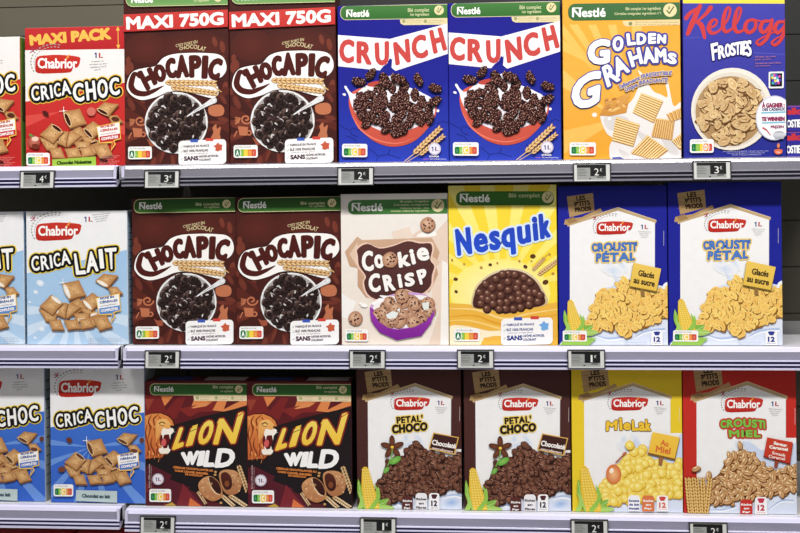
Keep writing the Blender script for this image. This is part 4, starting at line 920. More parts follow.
def minib(A, x0, y0, x1, y1, c, lines, ink):
    A.p('richness_badge'); w, h = x1-x0, y1-y0; A.rr(x0, y0, x1, y1, w*.3, c, corners=(1, 1, 0, 0))
    for i, s in enumerate(lines):
        k = min(.42, .1*len(s)); A.txt(s, x0+w*(.5-k), y0+h*(.28+i*.24), x0+w*(.5+k), y0+h*(.40+i*.24), ink, b=w*.015)
# pieces
def curl_piece(A, x, y, R):
    r = R.uniform(17, 27); a = R.uniform(0, 360); t = math.radians(a); k = R.random()
    A.blob(x+2, y+5, r, r*.74, a, (44, 22, 18), n=9, j=.18)
    A.blob(x, y, r*.95, r*R.uniform(.5, .7), a, mix((164, 112, 88), (122, 76, 58), k), (88, 50, 38), n=10, j=.2, off=(R.uniform(-.4, .4), -.35))
    b = R.uniform(0, 6.28); P = [(x+r*.6*math.cos(b+q*.5), y+r*.42*math.sin(b+q*.5)) for q in range(5)]
    A.line(P, r*.34, (54, 28, 22), w2=r*.06, cap=False); A.line([(p+1, q-r*.2) for p, q in P[1:]], r*.16, mix((150, 100, 80), (196, 150, 128), R.random()), w2=1, cap=False)
def corn_flake(A, x, y, R):
    flake(A, x, y, R.uniform(20, 30), R, (250, 206, 92), (230, 158, 56), (255, 242, 176))
def ball_piece(A, x, y, R):
    r = R.uniform(22, 27); A.blob(x+2, y+4, r, r, 0, (214, 162, 34), n=14, j=.04); A.blob(x, y, r*.97, r*.95, 0, (255, 240, 140), (240, 200, 62), n=14, j=.05, off=(-.2, -.3))
    for k in range(3): A.blob(x+R.uniform(-.5, .5)*r, y+R.uniform(-.5, .5)*r, r*.16, r*.12, 0, (255, 240, 160), n=6)
def wheat_puff(A, x, y, R):
    r = R.uniform(23, 31); a = R.uniform(-80, 80)
    A.blob(x+2, y+4, r, r*.58, a, (92, 54, 26), n=11); A.blob(x, y, r*.96, r*.52, a, (240, 204, 150), (190, 132, 76), n=12, j=.05, off=(-.2, -.3)); t = math.radians(a)
    A.line([(x-r*.6*math.cos(t), y-r*.6*math.sin(t)), (x+r*.6*math.cos(t), y+r*.6*math.sin(t))], 4.5, (128, 74, 36), w2=2, cap=False); A.blob(x-r*.2, y-r*.3, r*.3, r*.09, a, (250, 226, 184), n=7)

# blue, sugared flakes
PB = new_art((667.5, 181.6), (781, 181.6), (783, 344.7), (669, 345.7)); A = PB; R = random.Random(12)
T = gable(A, 200, 190, 1.07, 1.05, (28, 34, 152), (34, 40, 160), (640, 180), 960, 512)
A.f(640, 180); A.p('product_name')
la = [((118, 170, 226), (44, 92, 190)), ]
ct = [(10.5, (238, 206, 120)), (3.4, (40, 78, 176)), (1.0, (72, 128, 210))]
A.env("CROUSTI'", [(318, 306), (430, 300), (548, 300)], [(320, 342), (430, 342), (548, 338)], ct, sp=1.1); A.env('PÉTAL', [(342, 356), (440, 352), (536, 352)], [(340, 394), (440, 394), (536, 386)], ct, sp=1.1)
A.f(640, 280)
milk(A, [(140, 340), (180, 290), (300, 255), (420, 240), (500, 262), (600, 205), (740, 170), (740, 380), (140, 380)], [[(330, 270), (400, 290), (480, 280)], [(540, 280), (600, 250), (690, 240)]])
A.p('milk_picture'); splat(A, [(420, -60), (470, 0), (560, 0), (640, 10), (690, 20), (740, -10), (740, 140), (600, 160), (430, 120), (380, 40), (440, 10)], (214, 224, 244)); A.blob(700, 22, 16, 22, 30, (240, 244, 250))
A.p('cereal_picture')
heap(A, [(286, 220), (320, 130), (350, 60), (400, 50), (440, 46), (452, 4), (500, -8), (540, 36), (620, 48), (740, 40), (740, 170), (620, 200), (560, 240), (500, 262), (420, 236), (300, 240)], 175, corn_flake, R, (222, 150, 56))
corn(A, 222, 262, 156, 62, .3); nutri(A, 163, 266, 290, 306, 2) if False else None
A.poly([(150, 325), (190, 270), (340, 290), (300, 325)], (150, 200, 80))
A.p('flavour_sign'); A.f(640, 180); A.poly([(566, 520), (584, 522), (590, 570), (572, 570)], (150, 112, 60)); A.poly([(530, 404), (673, 434), (652, 551), (510, 524)], (120, 96, 40)); A.poly([(532, 400), (674, 431), (650, 545), (512, 519)], (240, 200, 88), (234, 190, 72))
A.env('Glacés', [(560, 438), (640, 452)], [(556, 466), (636, 480)], [(1.5, (60, 46, 30))]); A.env('au sucre', [(536, 472), (642, 494)], [(532, 502), (638, 522)], [(1.5, (60, 46, 30))])
A.f(640, 280); tag12(A, 624, 246, 682, 320, (50, 60, 140), (50, 60, 150)); A.p('small_print'); A.txt('Suggestion de présentation. Poids net 375 g', 488, 306, 600, 312, (130, 140, 170))
nutri(A, 163, 250, 290, 306, 2)

# dark brown, chocolate curls
PC = new_art((357, 368.2), (460.5, 368.2), (463, 510), (357, 508.5)); A = PC; R = random.Random(13)
gable(A, 140, 182, 1, 1, (80, 44, 40), (72, 38, 36), (340, 360), 800, 440)
A.p('product_name'); pc = [(7.5, (240, 206, 96)), (2.2, (30, 22, 22))]
A.env("PETAL'", [(284, 282), (410, 272)], [(286, 312), (412, 304)], pc, sp=1.1); A.env('CHOCO', [(262, 322), (434, 308)], [(264, 360), (434, 344)], [(8, (240, 206, 96)), (3.4, (30, 22, 22))], sp=1.1)
A.f(340, 426)
milk(A, [(170, 430), (230, 372), (330, 350), (440, 360), (500, 330), (560, 320), (640, 300), (640, 430)], [[(520, 350), (570, 340), (610, 350)], [(240, 400), (280, 385), (310, 392)]])
A.blob(560, 380, 44, 24, -10, (150, 186, 234), (214, 224, 244))
A.p('cereal_picture')
heap(A, [(188, 300), (225, 215), (262, 160), (330, 138), (345, 92), (400, 84), (430, 112), (500, 140), (560, 150), (640, 120), (640, 300), (560, 306), (500, 330), (440, 340), (330, 352), (250, 376), (200, 340)], 210, curl_piece, R, (66, 34, 28))
A.p('flower_picture'); fx, fy = 262, 100
for a in (-92, -20, 52, 124, 196): A.blob(fx+30*math.cos(math.radians(a)), fy+30*math.sin(math.radians(a)), 30, 14, a, (124, 70, 46), (84, 42, 30), n=14)
A.blob(fx, fy, 8, 7, 0, (244, 200, 60)); A.line([(262, 112), (258, 150), (240, 190)], 5, (120, 180, 80)); A.blob(276, 166, 32, 16, -30, (140, 200, 90), (96, 168, 60)); A.blob(232, 214, 20, 12, -50, (140, 196, 96), (90, 160, 60))
corn(A, 142, 408, 196, 66, .2)
A.p('flavour_sign'); A.poly([(466, 26), (594, 50), (574, 138), (442, 108)], (222, 172, 84)); A.poly([(470, 32), (588, 54), (569, 131), (449, 104)], (70, 38, 34), (62, 32, 30)); A.env('Chocolaté', [(464, 62), (580, 84)], [(460, 86), (576, 106)], [(1.4, (246, 240, 236))]); A.env('naturellement', [(462, 98), (566, 118)], [(460, 107), (562, 127)], [(.8, (226, 206, 196))])
minib(A, 310, 344, 364, 420, (92, 46, 42), ('Riche', 'en', 'Fer'), W_); minib(A, 378, 330, 436, 420, (240, 238, 240), ('Riches', 'en', 'Fibres'), (60, 50, 70)); tag12(A, 446, 330, 498, 416, (50, 40, 60), (80, 40, 50))

# yellow, honey balls
PM = new_art((572, 369), (682, 369), (683.5, 513.1), (572.5, 512)); A = PM; R = random.Random(14)
gable(A, 122, 185, 1.04, 1.05, (236, 200, 34), (240, 210, 44), (560, 360), 760, 352)
A.f(560, 360); A.p('product_name')
A.word([('M', (236, 308), (286, 302), (284, 346), (234, 352)), ('i', (298, 292), (308, 290), (312, 346), (302, 348)), ('e', (320, 316), (350, 314), (352, 344), (322, 348)), ('L', (362, 302), (380, 300), (394, 348), (364, 350)), ('a', (396, 312), (422, 312), (424, 350), (398, 350)), ('k', (430, 298), (450, 304), (452, 350), (430, 350))], [(6.4, (122, 84, 40)), (3.2, (244, 198, 52))])
A.f(560, 426)
milk(A, [(160, 430), (240, 380), (340, 370), (460, 365), (560, 330), (640, 310), (640, 430)], [[(500, 370), (560, 350), (610, 352)], [(250, 400), (290, 388), (330, 392)]])
A.p('milk_picture'); splat(A, [(370, 70), (430, 100), (560, 80), (600, 40), (640, 30), (640, 200), (520, 200), (380, 140)], (206, 220, 244))
A.p('cereal_picture')
heap(A, [(190, 340), (240, 260), (290, 200), (330, 150), (400, 110), (450, 150), (520, 190), (640, 180), (640, 330), (540, 340), (440, 372), (320, 372), (230, 384)], 120, ball_piece, R, (214, 158, 24))
ball_piece(A, 348, 93, R)
A.p('honey_picture'); A.blob(268, 240, 38, 50, 0, (246, 190, 130), (220, 110, 50), n=20); A.blob(258, 222, 10, 14, 20, (255, 240, 220)); A.line([(280, 180), (330, 130)], 7, (170, 90, 60)); A.blob(322, 138, 14, 7, -45, (190, 100, 66))
corn(A, 142, 418, 204, 74, .25)
A.p('flavour_sign'); A.poly([(494, 150), (516, 154), (508, 196), (492, 192)], (164, 104, 60)); A.poly([(462, 32), (598, 60), (574, 170), (438, 140)], (130, 90, 40)); A.poly([(462, 28), (597, 54), (572, 160), (440, 130)], (246, 200, 66), (240, 188, 56)); A.env('Au', [(506, 66), (542, 74)], [(502, 92), (538, 100)], [(1.6, (222, 110, 50))]); A.env('Miel', [(482, 96), (552, 108)], [(478, 126), (548, 138)], [(1.6, (222, 110, 50))])
minib(A, 340, 344, 399, 424, (244, 244, 248), ('Recette', 'de lait', 'français'), (70, 80, 150)); minib(A, 410, 344, 470, 424, (226, 120, 66), ('Riche', 'en', 'Fer'), W_); tag12(A, 482, 344, 540, 424, (220, 110, 90), (214, 70, 60))
A.p('portion_badge')

# red, honey and caramel puffed wheat
PR = new_art((682.8, 368.8), (795.7, 368.8), (797.5, 515.3), (683.6, 513.5)); A = PR; R = random.Random(15); S7 = 5.714
gable(A, 208, 215, 1.235, 1.33, (204, 44, 36), (200, 44, 36), (660, 360, S7), 700, 356)
A.f(660, 360, S7); A.p('product_name')
cm = [(12.5, (206, 60, 46)), (4.6, (60, 130, 50)), (2.6, (130, 196, 72))]
A.env('CROUSTI', [(348, 350), (470, 340), (596, 350)], [(350, 388), (470, 382), (598, 392)], cm, sp=1.12); A.env('MIEL', [(394, 404), (574, 404)], [(398, 440), (572, 440)], cm, sp=1.12)
A.f(660, 440, S7)
milk(A, [(180, 440), (240, 380), (320, 390), (450, 350), (560, 370), (620, 330), (720, 310), (820, 260), (820, 440)], [[(620, 400), (690, 350), (760, 350)], [(280, 400), (360, 400), (430, 380)]])
A.p('milk_picture'); splat(A, [(470, 10), (540, 30), (600, 60), (820, 20), (820, 170), (600, 170), (520, 90)], (206, 218, 242))
A.p('cereal_picture')
heap(A, [(236, 330), (280, 240), (340, 190), (390, 90), (440, 70), (520, 70), (570, 120), (640, 170), (720, 160), (820, 130), (820, 270), (720, 306), (620, 330), (520, 350), (450, 350), (340, 380), (270, 350)], 170, wheat_puff, R, (132, 84, 42))
wheat_puff(A, 455, 30, R)
wheat_puff(A, 205, 165, R); wheat_puff(A, 275, 205, R)
A.p('wheat_picture')
for x0, x1 in ((170, 152), (196, 176), (222, 206), (248, 240), (262, 285)): wheat(A, (x0, 420), (x1, 215), 34, c=(226, 178, 84), dk=(150, 96, 40), n=11)
A.p('flavour_sign'); A.poly([(654, 118), (678, 122), (668, 160), (650, 158)], (150, 70, 50)); A.poly([(610, -10), (758, 18), (742, 142), (588, 98)], (120, 30, 26)); A.poly([(610, -15), (757, 13), (740, 134), (590, 92)], (208, 62, 40), (200, 54, 36))
for s, a, b, y in (('Saveur', 650, 724, 16), ('Caramel', 624, 728, 38), ('Smaak', 640, 716, 72), ('Caramel', 620, 712, 92)): A.env(s, [(a, y-8), (b, y+8)], [(a-2, y+8), (b-2, y+24)], [(1.6 if y < 60 else .6, (246, 236, 226))])
minib(A, 456, 340, 526, 428, (206, 52, 44), ('Riche', 'en', 'Fer'), W_); tag12(A, 540, 326, 610, 428, (200, 60, 80), (206, 50, 80))
# ================================================================== the shop fitting
BX = at(125.2, 260, 0).x            # joint between the two bays
XL, XR = at(-60, 260, 0).x, at(860, 260, 0).x
S1, S2, S3 = at(500, 161.0, 0).z, at(500, 345.3, 0).z, at(500, 510.6, 0).z
print('SHELVES', S1, S2, S3, 'bay x', BX)
M_MET = mat('shelf_metal', (206, 206, 210), rough=0.35, spec=0.5, noise=0.03, nscale=20)
M_RAILW = mat('price_rail_plastic', (212, 210, 236), rough=0.22, spec=0.6, coat=0.4, noise=0.04, nscale=14, stretch=(1, 1, 6))
M_RAILG = mat('price_rail_pocket', (136, 134, 154), rough=0.2, spec=0.6, coat=0.5, noise=0.16, nscale=9, stretch=(1, 1, 14))
M_RAILD = mat('price_rail_groove', (44, 42, 92), rough=0.3, spec=0.5, noise=0.05)
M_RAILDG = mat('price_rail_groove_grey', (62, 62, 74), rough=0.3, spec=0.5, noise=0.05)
M_BACK = mat('back_panel_metal', (90, 86, 71), rough=0.55, noise=0.08, nscale=8)
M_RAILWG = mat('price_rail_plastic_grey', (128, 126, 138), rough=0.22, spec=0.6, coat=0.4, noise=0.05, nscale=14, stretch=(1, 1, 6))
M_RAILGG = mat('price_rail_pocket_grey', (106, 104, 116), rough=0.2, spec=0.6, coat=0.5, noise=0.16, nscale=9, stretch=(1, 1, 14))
M_POST = mat('upright_dark_grey', (58, 56, 52), rough=0.6)
M_BACKD = mat('back_panel_painted_shade', (17, 17, 17), rough=0.6, noise=0.08, nscale=8)  # back panel in black: shade of the right bay's top row put into the colour
M_TAGF = mat('price_tag_housing', (40, 40, 42), rough=0.4)
M_TAGW = mat('price_tag_face', (206, 206, 204), rough=0.35)
M_SCR = mat('price_tag_screen', (150, 152, 150), rough=0.3)
M_SCRD = mat('price_tag_dark_ink', (24, 24, 26), rough=0.3)
M_SCRL = mat('price_tag_white_ink', (226, 226, 222), rough=0.3)
def pmesh(name, vs, fs, ms, mi=None, parent=None):
    me = bpy.data.meshes.new(name); me.from_pydata(vs, [], fs)
    for m_ in (ms if isinstance(ms, list) else [ms]): me.materials.append(m_)
    if mi: me.polygons.foreach_set('material_index', mi)
    me.update(); o = bpy.data.objects.new(name, me); COL.objects.link(o)
    if parent: adopt(o, parent)
    return o
def boxv(vs, fs, x0, y0, z0, x1, y1, z1):
    n = len(vs); vs += [(x0, y0, z0), (x1, y0, z0), (x1, y1, z0), (x0, y1, z0), (x0, y0, z1), (x1, y0, z1), (x1, y1, z1), (x0, y1, z1)]
    fs += [(n, n+3, n+2, n+1), (n+4, n+5, n+6, n+7), (n, n+1, n+5, n+4), (n+1, n+2, n+6, n+5), (n+2, n+3, n+7, n+6), (n+3, n, n+4, n+7)]
def box(name, b, m_, parent=None):
    vs, fs = [], []; boxv(vs, fs, *b); return pmesh(name, vs, fs, m_, None, parent)
def extrude(name, prof, mats, mi, x0, x1, parent):
    """profile (y, z) swept along x; mi = material of each profile edge"""
    n = len(prof); vs = [(x0, y, z) for y, z in prof] + [(x1, y, z) for y, z in prof]
    fs = [(i, (i+1) % n, n+(i+1) % n, n+i) for i in range(n)]; fs = [f[::-1] for f in fs]
    mm = list(mi)
    from mathutils.geometry import tessellate_polygon as tp
    for t in tp([[Vector((y, z, 0)) for y, z in prof]]):
        fs.append(tuple(t)); mm.append(0); fs.append(tuple(i+n for i in t[::-1])); mm.append(0)
    o = pmesh(name, vs, fs, mats, mm, parent)
    import bmesh
    bm = bmesh.new(); bm.from_mesh(o.data); bmesh.ops.recalc_face_normals(bm, faces=bm.faces); bm.to_mesh(o.data); bm.free()
    return o
FY = 0.0            # carton fronts stand here
DEP = 0.42
def shelf(z, x0, x1, label, grey=False):
    r = empty('shelf', ((x0+x1)/2, DEP/2, z-0.03)); tag(r, label, 'shelf', 'gondola shelves carrying the cereal cartons')
    o = lambda ob: setattr(ob, 'location', (-(x0+x1)/2, -DEP/2, -(z-0.03)))
    b = box('shelf_board', (x0, -0.011, z-0.026, x1, DEP, z), M_MET, r); o(b)
    # price rail: rolled lip, tilted pocket, three ribs with grooves between
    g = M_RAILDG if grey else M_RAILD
    P = [(-0.012, 0.0), (-0.019, 0.0005), (-0.025, -0.003), (-0.028, -0.009),      # lip
         (-0.029, -0.010), (-0.033, -0.0275),                                  # pocket
         (-0.0365, -0.028), (-0.037, -0.0305), (-0.0335, -0.031), (-0.0335, -0.0362), (-0.0372, -0.0365), (-0.0376, -0.039), (-0.034, -0.0395), (-0.034, -0.0445),
         (-0.0378, -0.0448), (-0.0378, -0.049), (-0.030, -0.050), (-0.012, -0.040)]
    mi = [0, 0, 0, 0, 1, 0, 0, 0, 2, 0, 0, 0, 2, 0, 0, 0, 0, 0]
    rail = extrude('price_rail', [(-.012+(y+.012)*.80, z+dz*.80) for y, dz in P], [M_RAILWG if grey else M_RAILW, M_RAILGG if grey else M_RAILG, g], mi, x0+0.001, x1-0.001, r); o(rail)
    vs, fs = [], []
    for ex in (x0+0.001, x1-0.006):
        o(box('rail_end_clip', (ex, -0.031, z-0.026, ex+0.005, -0.014, z-0.002), M_RAILW, r))
    return r
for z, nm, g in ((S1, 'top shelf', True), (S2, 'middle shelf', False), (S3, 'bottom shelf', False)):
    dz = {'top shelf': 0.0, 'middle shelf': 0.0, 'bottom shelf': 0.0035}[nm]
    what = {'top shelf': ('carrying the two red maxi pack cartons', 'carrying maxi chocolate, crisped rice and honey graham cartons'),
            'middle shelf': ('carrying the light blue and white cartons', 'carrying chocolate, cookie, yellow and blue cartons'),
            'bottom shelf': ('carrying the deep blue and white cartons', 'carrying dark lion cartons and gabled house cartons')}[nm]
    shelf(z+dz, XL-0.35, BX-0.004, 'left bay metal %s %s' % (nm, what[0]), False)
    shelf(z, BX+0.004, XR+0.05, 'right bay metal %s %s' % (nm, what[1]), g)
# the shelf under the photograph's lower edge and the one above its upper edge
shelf(S3-0.30, XL-0.35, BX-0.004, 'left bay metal shelf below the deep blue cartons, at the picture bottom')
shelf(S3-0.30, BX+0.004, XR+0.05, 'right bay metal shelf below the lion cartons, at the picture bottom')
# back panels and uprights
for i, (x0, x1, s) in enumerate(((XL-0.35, BX-0.004, 'left'), (BX+0.004, XR+0.05, 'right'))):
    r = empty('back_panel', ((x0+x1)/2, DEP+0.012, 0.0)); tag(r, 'olive grey metal back panel closing the %s bay of the shelving' % s, 'panel', 'gondola back panels')
    vs, fs = [], []
    z = 0.16; k = 0
    mi = []
    while z < 2.28:
        mi += [1 if (i == 1 and z > S1-0.05) else 0]*6  # upper right sheets take the painted shade colour
        h_ = 0.100 if i else (0.020, 0.014, 0.066)[k % 3]; k += 1
        boxv(vs, fs, x0, DEP+0.002, z, x1, DEP+0.012, min(2.28, z+h_-0.002)); z += h_
    o = pmesh('panel_sheet', vs, fs, [M_BACK, M_BACKD], mi, r); o.location = (-(x0+x1)/2, -(DEP+0.012), 0)
    o = box('panel_core', (x0, DEP+0.012, 0.0, x1, DEP+0.018, 2.28), mat('panel_groove_%s' % s, (40, 38, 34), rough=.6), r); o.location = (-(x0+x1)/2, -(DEP+0.012), 0)
for x, s in ((XL-0.36, 'left end'), (BX, 'joint between the bays'), (XR+0.06, 'right end')):
    r = box('upright_post', (x-0.0035, DEP+0.002, 0, x+0.0035, DEP+0.018, 2.30), M_POST); tag(r, 'slim dark grey metal shelving upright at the %s' % s, 'post')
for x0, x1, s in ((XL-0.35, BX-0.004, 'left'), (BX+0.004, XR+0.05, 'right')):
    b = box('plinth', (x0, 0.0, 0.0, x1, DEP, 0.16), M_MET); tag(b, 'grey metal base plinth under the %s bay' % s, 'plinth')
# floor
fl = box('floor', (-3, -3.5, -0.05, 3, 1.2, 0.0), mat('floor_tile', (190, 186, 180), rough=.35, noise=.05)); tag(fl, kind='structure')
ce = box('ceiling', (-3, -3.5, 4.2, 3, 1.2, 4.25), mat('ceiling_panel', (225, 225, 222), rough=.8, noise=.02)); tag(ce, kind='structure')
wb = box('wall_back', (-3, 1.2, 0, 3, 1.25, 4.2), mat('store_wall_paint', (215, 213, 208), rough=.8, noise=.02)); tag(wb, kind='structure')

# ================================================================== cartons on the shelves
def place(root, name_label, x, z, rz=0.0, y=FY, cat='cereal box', group=None):
    root.location = (x, y, z); root.rotation_euler = (0, 0, rz); tag(root, name_label, cat, group); return root
def xc(a, b, y=FY): return (at(a, 250, y).x + at(b, 250, y).x)/2
def xm(pl, pr): return (at(*pl, FY).x + at(*pr, FY).x)/2
BR_, KR = (88, 36, 30), (20, 20, 90)
b_choc = CH.build('cereal_box', (72, 30, 26), side=(80, 34, 28), top=(70, 30, 26))
b_maxi = CT.build('cereal_box', (70, 30, 27), side=(80, 34, 28), top=(70, 30, 26))
b_crun = CR.build('cereal_box', (28, 28, 146), side=(26, 28, 130), top=(40, 50, 150))
b_gold = GG.build('cereal_box', (238, 168, 56), side=(34, 30, 34), top=(214, 160, 70))
b_fros = FR.build('cereal_box', (60, 60, 166), side=(50, 50, 140), top=(230, 210, 80))
b_cmax = CM_.build('cereal_box', (206, 50, 48), side=(116, 156, 60), top=(204, 96, 92), side_art=[(.1, .35, .5, .62, (90, 90, 50)), (.5, .2, .9, .5, (190, 200, 160))])
b_cnor = CN.build('cereal_box', (206, 50, 48), side=(116, 156, 60), top=(204, 206, 200), side_art=[(.1, .35, .5, .62, (90, 90, 50)), (.5, .2, .9, .5, (190, 200, 160))])
b_lait = CL.build('cereal_box', (226, 232, 240), side=(170, 200, 226), top=(200, 214, 230), side_art=[(.1, .08+k*.05, .9, .085+k*.05, (70, 100, 130)) for k in range(17)])
b_blue = CB.build('cereal_box', (150, 170, 220), side=(176, 186, 190), top=(190, 192, 196), side_art=[(.1, .12+k*.07, .85, .128+k*.07, (60, 90, 120)) for k in range(12)])
b_cook = CK.build('cereal_box', (236, 228, 218), side=(190, 176, 160), top=(190, 180, 170))
b_nesq = NQ.build('cereal_box', (246, 214, 54), side=(30, 60, 40), top=(210, 180, 60))
b_lion = LI.build('cereal_box', (86, 28, 32), side=(34, 24, 26), top=(96, 28, 32), top_art=[(.08, .25, .42, .8, (60, 90, 160)), (.44, .3, .52, .6, (150, 50, 44)), (.56, .2, .96, .85, (206, 200, 190))])
b_pblu = PB.build('cereal_box', (30, 36, 154), side=(28, 32, 130), top=(30, 34, 120))
b_pcho = PC.build('cereal_box', (76, 42, 38), side=(50, 28, 28), top=(60, 34, 32))
b_pmie = PM.build('cereal_box', (238, 206, 40), side=(200, 168, 30), top=(200, 168, 30))
b_pred = PR.build('cereal_box', (202, 44, 36), side=(170, 36, 32), top=(170, 36, 32))
for n_, a_ in (('choc', CH), ('maxi', CT), ('crunch', CR), ('graham', GG), ('frost', FR), ('cmax', CM_), ('lait', CL), ('blue', CB), ('cookie', CK), ('nesq', NQ), ('lion', LI), ('pblu', PB), ('pcho', PC), ('pmie', PM), ('pred', PR)):
    print('SIZE', n_, round(a_.W, 4), round(a_.H, 4), sum(len(v) for v in a_.parts.values()), 'z', round(a_.z, 5))
# bottom of each carton stands on its shelf
G1 = 'cereal cartons on the top shelf'; G2 = 'cereal cartons on the middle shelf'; G3 = 'cereal cartons on the bottom shelf'
E = 3e-4
L = 0.0035
place(b_cmax, 'red and white chocolate pillow carton with MAXI PACK strip, full front in view', xm((25.5, 168), (126.1, 167.2)), S1+E, group=G1)
place(b_cnor, 'red and white pillow carton without strip, cut off by the left picture edge', at(20.7, 168).x-CN.W/2, S1+E, y=FY+0.002, group=G1)
place(b_maxi, 'tall brown MAXI 750G chocolate petal carton beside the red maxi pack', xm((125, 166), (229.8, 164.7)), S1+E, group=G1)
c = copy_tree(b_maxi); place(c, 'tall brown MAXI 750G chocolate petal carton beside a blue carton', xm((230.8, 164.6), (336.5, 162.8)), S1+E, group=G1)
place(b_crun, 'blue crisped rice carton with red bowl, beside the brown 750G carton', xm((339, 163.3), (449, 161.3)), S1+E, group=G1)
c = copy_tree(b_crun); place(c, 'blue crisped rice carton with red bowl, beside the orange carton', xm((449.5, 160), (561.5, 157.3)), S1+E, group=G1)
place(b_gold, 'orange honey graham square carton with green banner', xm((564, 157.3), (681.2, 156)), S1+E, group=G1)
place(b_fros, 'violet blue frosted flake carton with red script lettering', xm((684.2, 157.3), (786.2, 156.9)), S1+E, group=G1)
place(b_lait, 'light blue and white milk pillow carton, full front in view', xm((27, 345.3), (128.5, 344.7)), S2+E, group=G2)
c = copy_tree(b_lait); place(c, 'light blue and white milk pillow carton cut by the left picture edge', at(24.0, 344).x-CL.W/2, S2+E, y=FY+0.003, group=G2)
place(b_choc, 'brown chocolate petal carton beside the light blue carton', xm((133, 344.3), (236.9, 344.7)), S2+E, group=G2)
c = copy_tree(b_choc); place(c, 'brown chocolate petal carton beside the cream cookie carton', xm((238, 344.7), (341, 345)), S2+E, group=G2)
place(b_cook, 'cream cookie cereal carton with purple bowl', xm((341.9, 346), (448.8, 344.7)), S2+E, group=G2)
place(b_nesq, 'yellow chocolate ball carton with blue lettering', xm((449.4, 344.7), (558, 344.7)), S2+E, group=G2)
place(b_pblu, 'blue gabled sugar flake carton at the right end of the middle shelf', xm((669, 345.7), (783, 344.7)), S2+E, group=G2)
c = copy_tree(b_pblu); place(c, 'blue gabled sugar flake carton next to the yellow carton', xm((558.6, 344.7), (668.7, 345.3)), S2+E, group=G2)
c.scale = (.975, 1, .985)
place(b_blue, 'deep blue and white chocolate pillow carton, full front in view', xm((52, 499), (144.4, 504.7)), S3+L+E, group=G3)
c = copy_tree(b_blue); place(c, 'deep blue and white carton cut by the left picture edge, bottom shelf', at(44.6, 503).x-CB.W/2, S3+L+E, y=FY+0.004, group=G3)
place(b_lion, 'dark red carton with roaring lion head, beside the deep blue carton', xm((146, 506.7), (247.8, 507.3)), S3+E, group=G3)
c = copy_tree(b_lion); place(c, 'dark red carton with roaring lion head, beside a brown gabled carton', xm((248.4, 507.7), (352, 508.7)), S3+E, group=G3)
place(b_pcho, 'dark brown gabled chocolate curl carton beside the lion cartons', xm((357, 508.3), (462.5, 510)), S3+E, group=G3)
c = copy_tree(b_pcho); place(c, 'dark brown gabled chocolate curl carton beside the yellow gabled carton', xm((464.5, 510), (571.5, 512)), S3+E, group=G3)
place(b_pmie, 'yellow gabled honey ball carton', xm((572.5, 512), (683, 513.1)), S3+E, group=G3)
place(b_pred, 'red gabled puffed wheat carton at the right end', xm((683.6, 513.5), (797.5, 515.3)), S3+E, group=G3)
# small frosted flake portions lying at the right end of the top shelf
hs = (at(790, 131).z - at(790, 156.6).z); wsm = 0.17
SMQ = [(786.8, 131.2), (880, 131.2), (880, 156.8), (786.8, 156.8)]
def small_art(cut):
    A = Art(wsm, hs, [(0, 0), (100, 0), (100, hs/wsm*100), (0, hs/wsm*100)], 0.10); A.f(0, 0, 1.0)
    A.p('carton'); A.rect(-1, -1, 101, 30, (40, 38, 140), (54, 50, 160)); A.rect(-1, -1, 101, 1.6, (120, 70, 160))
    A.p('brand_name'); A.env("Kellogg's", [(-7, 3), (30, 2.5)], [(-7, 9), (30, 8.5)], [(.7, (200, 50, 60))]); A.env("Kellogg's", [(55, 3), (95, 3)], [(55, 9), (95, 9)], [(.7, (200, 50, 60))])
    A.p('product_name'); A.env('FROSTIES', [(-6, 15.5), (16, 14.5)], [(-6, 22.5), (16, 22.5)], [(1.0, (30, 30, 110)), (.35, (246, 246, 248))])
    return A
sa = small_art(False); b_sm = sa.build('cereal_box', (44, 42, 146), side=(40, 38, 130), top=(110, 60, 150))
xs = at(786.9, 140).x + wsm/2
place(b_sm, 'small blue frosted flake carton lying flat, lower of two at right edge', xs, S1+E, group=G1)
c = copy_tree(b_sm); place(c, 'small blue frosted flake carton lying flat, upper of two at right edge', xs+0.001, S1+E+hs+4e-4, group=G1)

# red cartons standing one shelf lower on the left, tops just in view
w4 = 0.19; h4 = 0.0
zt = at(60, 531.5, 0.03).z - (S3-0.30)
la = Art(w4, zt-0.001, [(0, 0), (100, 0), (100, 140), (0, 140)], 0.065); la.f(0, 0, 1.0)
la.p('carton'); la.rect(0, 0, 100, 18, (196, 30, 34), (186, 26, 30)); la.rect(0, 18, 100, 140, (236, 232, 230))
la.p('brand_logo'); la.rr(24, 22, 76, 44, 6, (200, 40, 40)); la.p('product_name'); la.rr(12, 56, 88, 84, 8, (60, 26, 24))
b_low = la.build('cereal_box', (190, 32, 34), side=(150, 30, 30), top=(196, 30, 34))
place(b_low, 'red topped carton on the shelf below, by the left picture edge', at(18, 530).x, S3-0.30+0.0002, y=0.004, group='red cartons on the lowest shelf in view')
c = copy_tree(b_low); place(c, 'red topped carton on the shelf below, under the deep blue carton', at(18, 530).x+w4+0.006, S3-0.30+0.0002, y=0.004, group='red cartons on the lowest shelf in view')

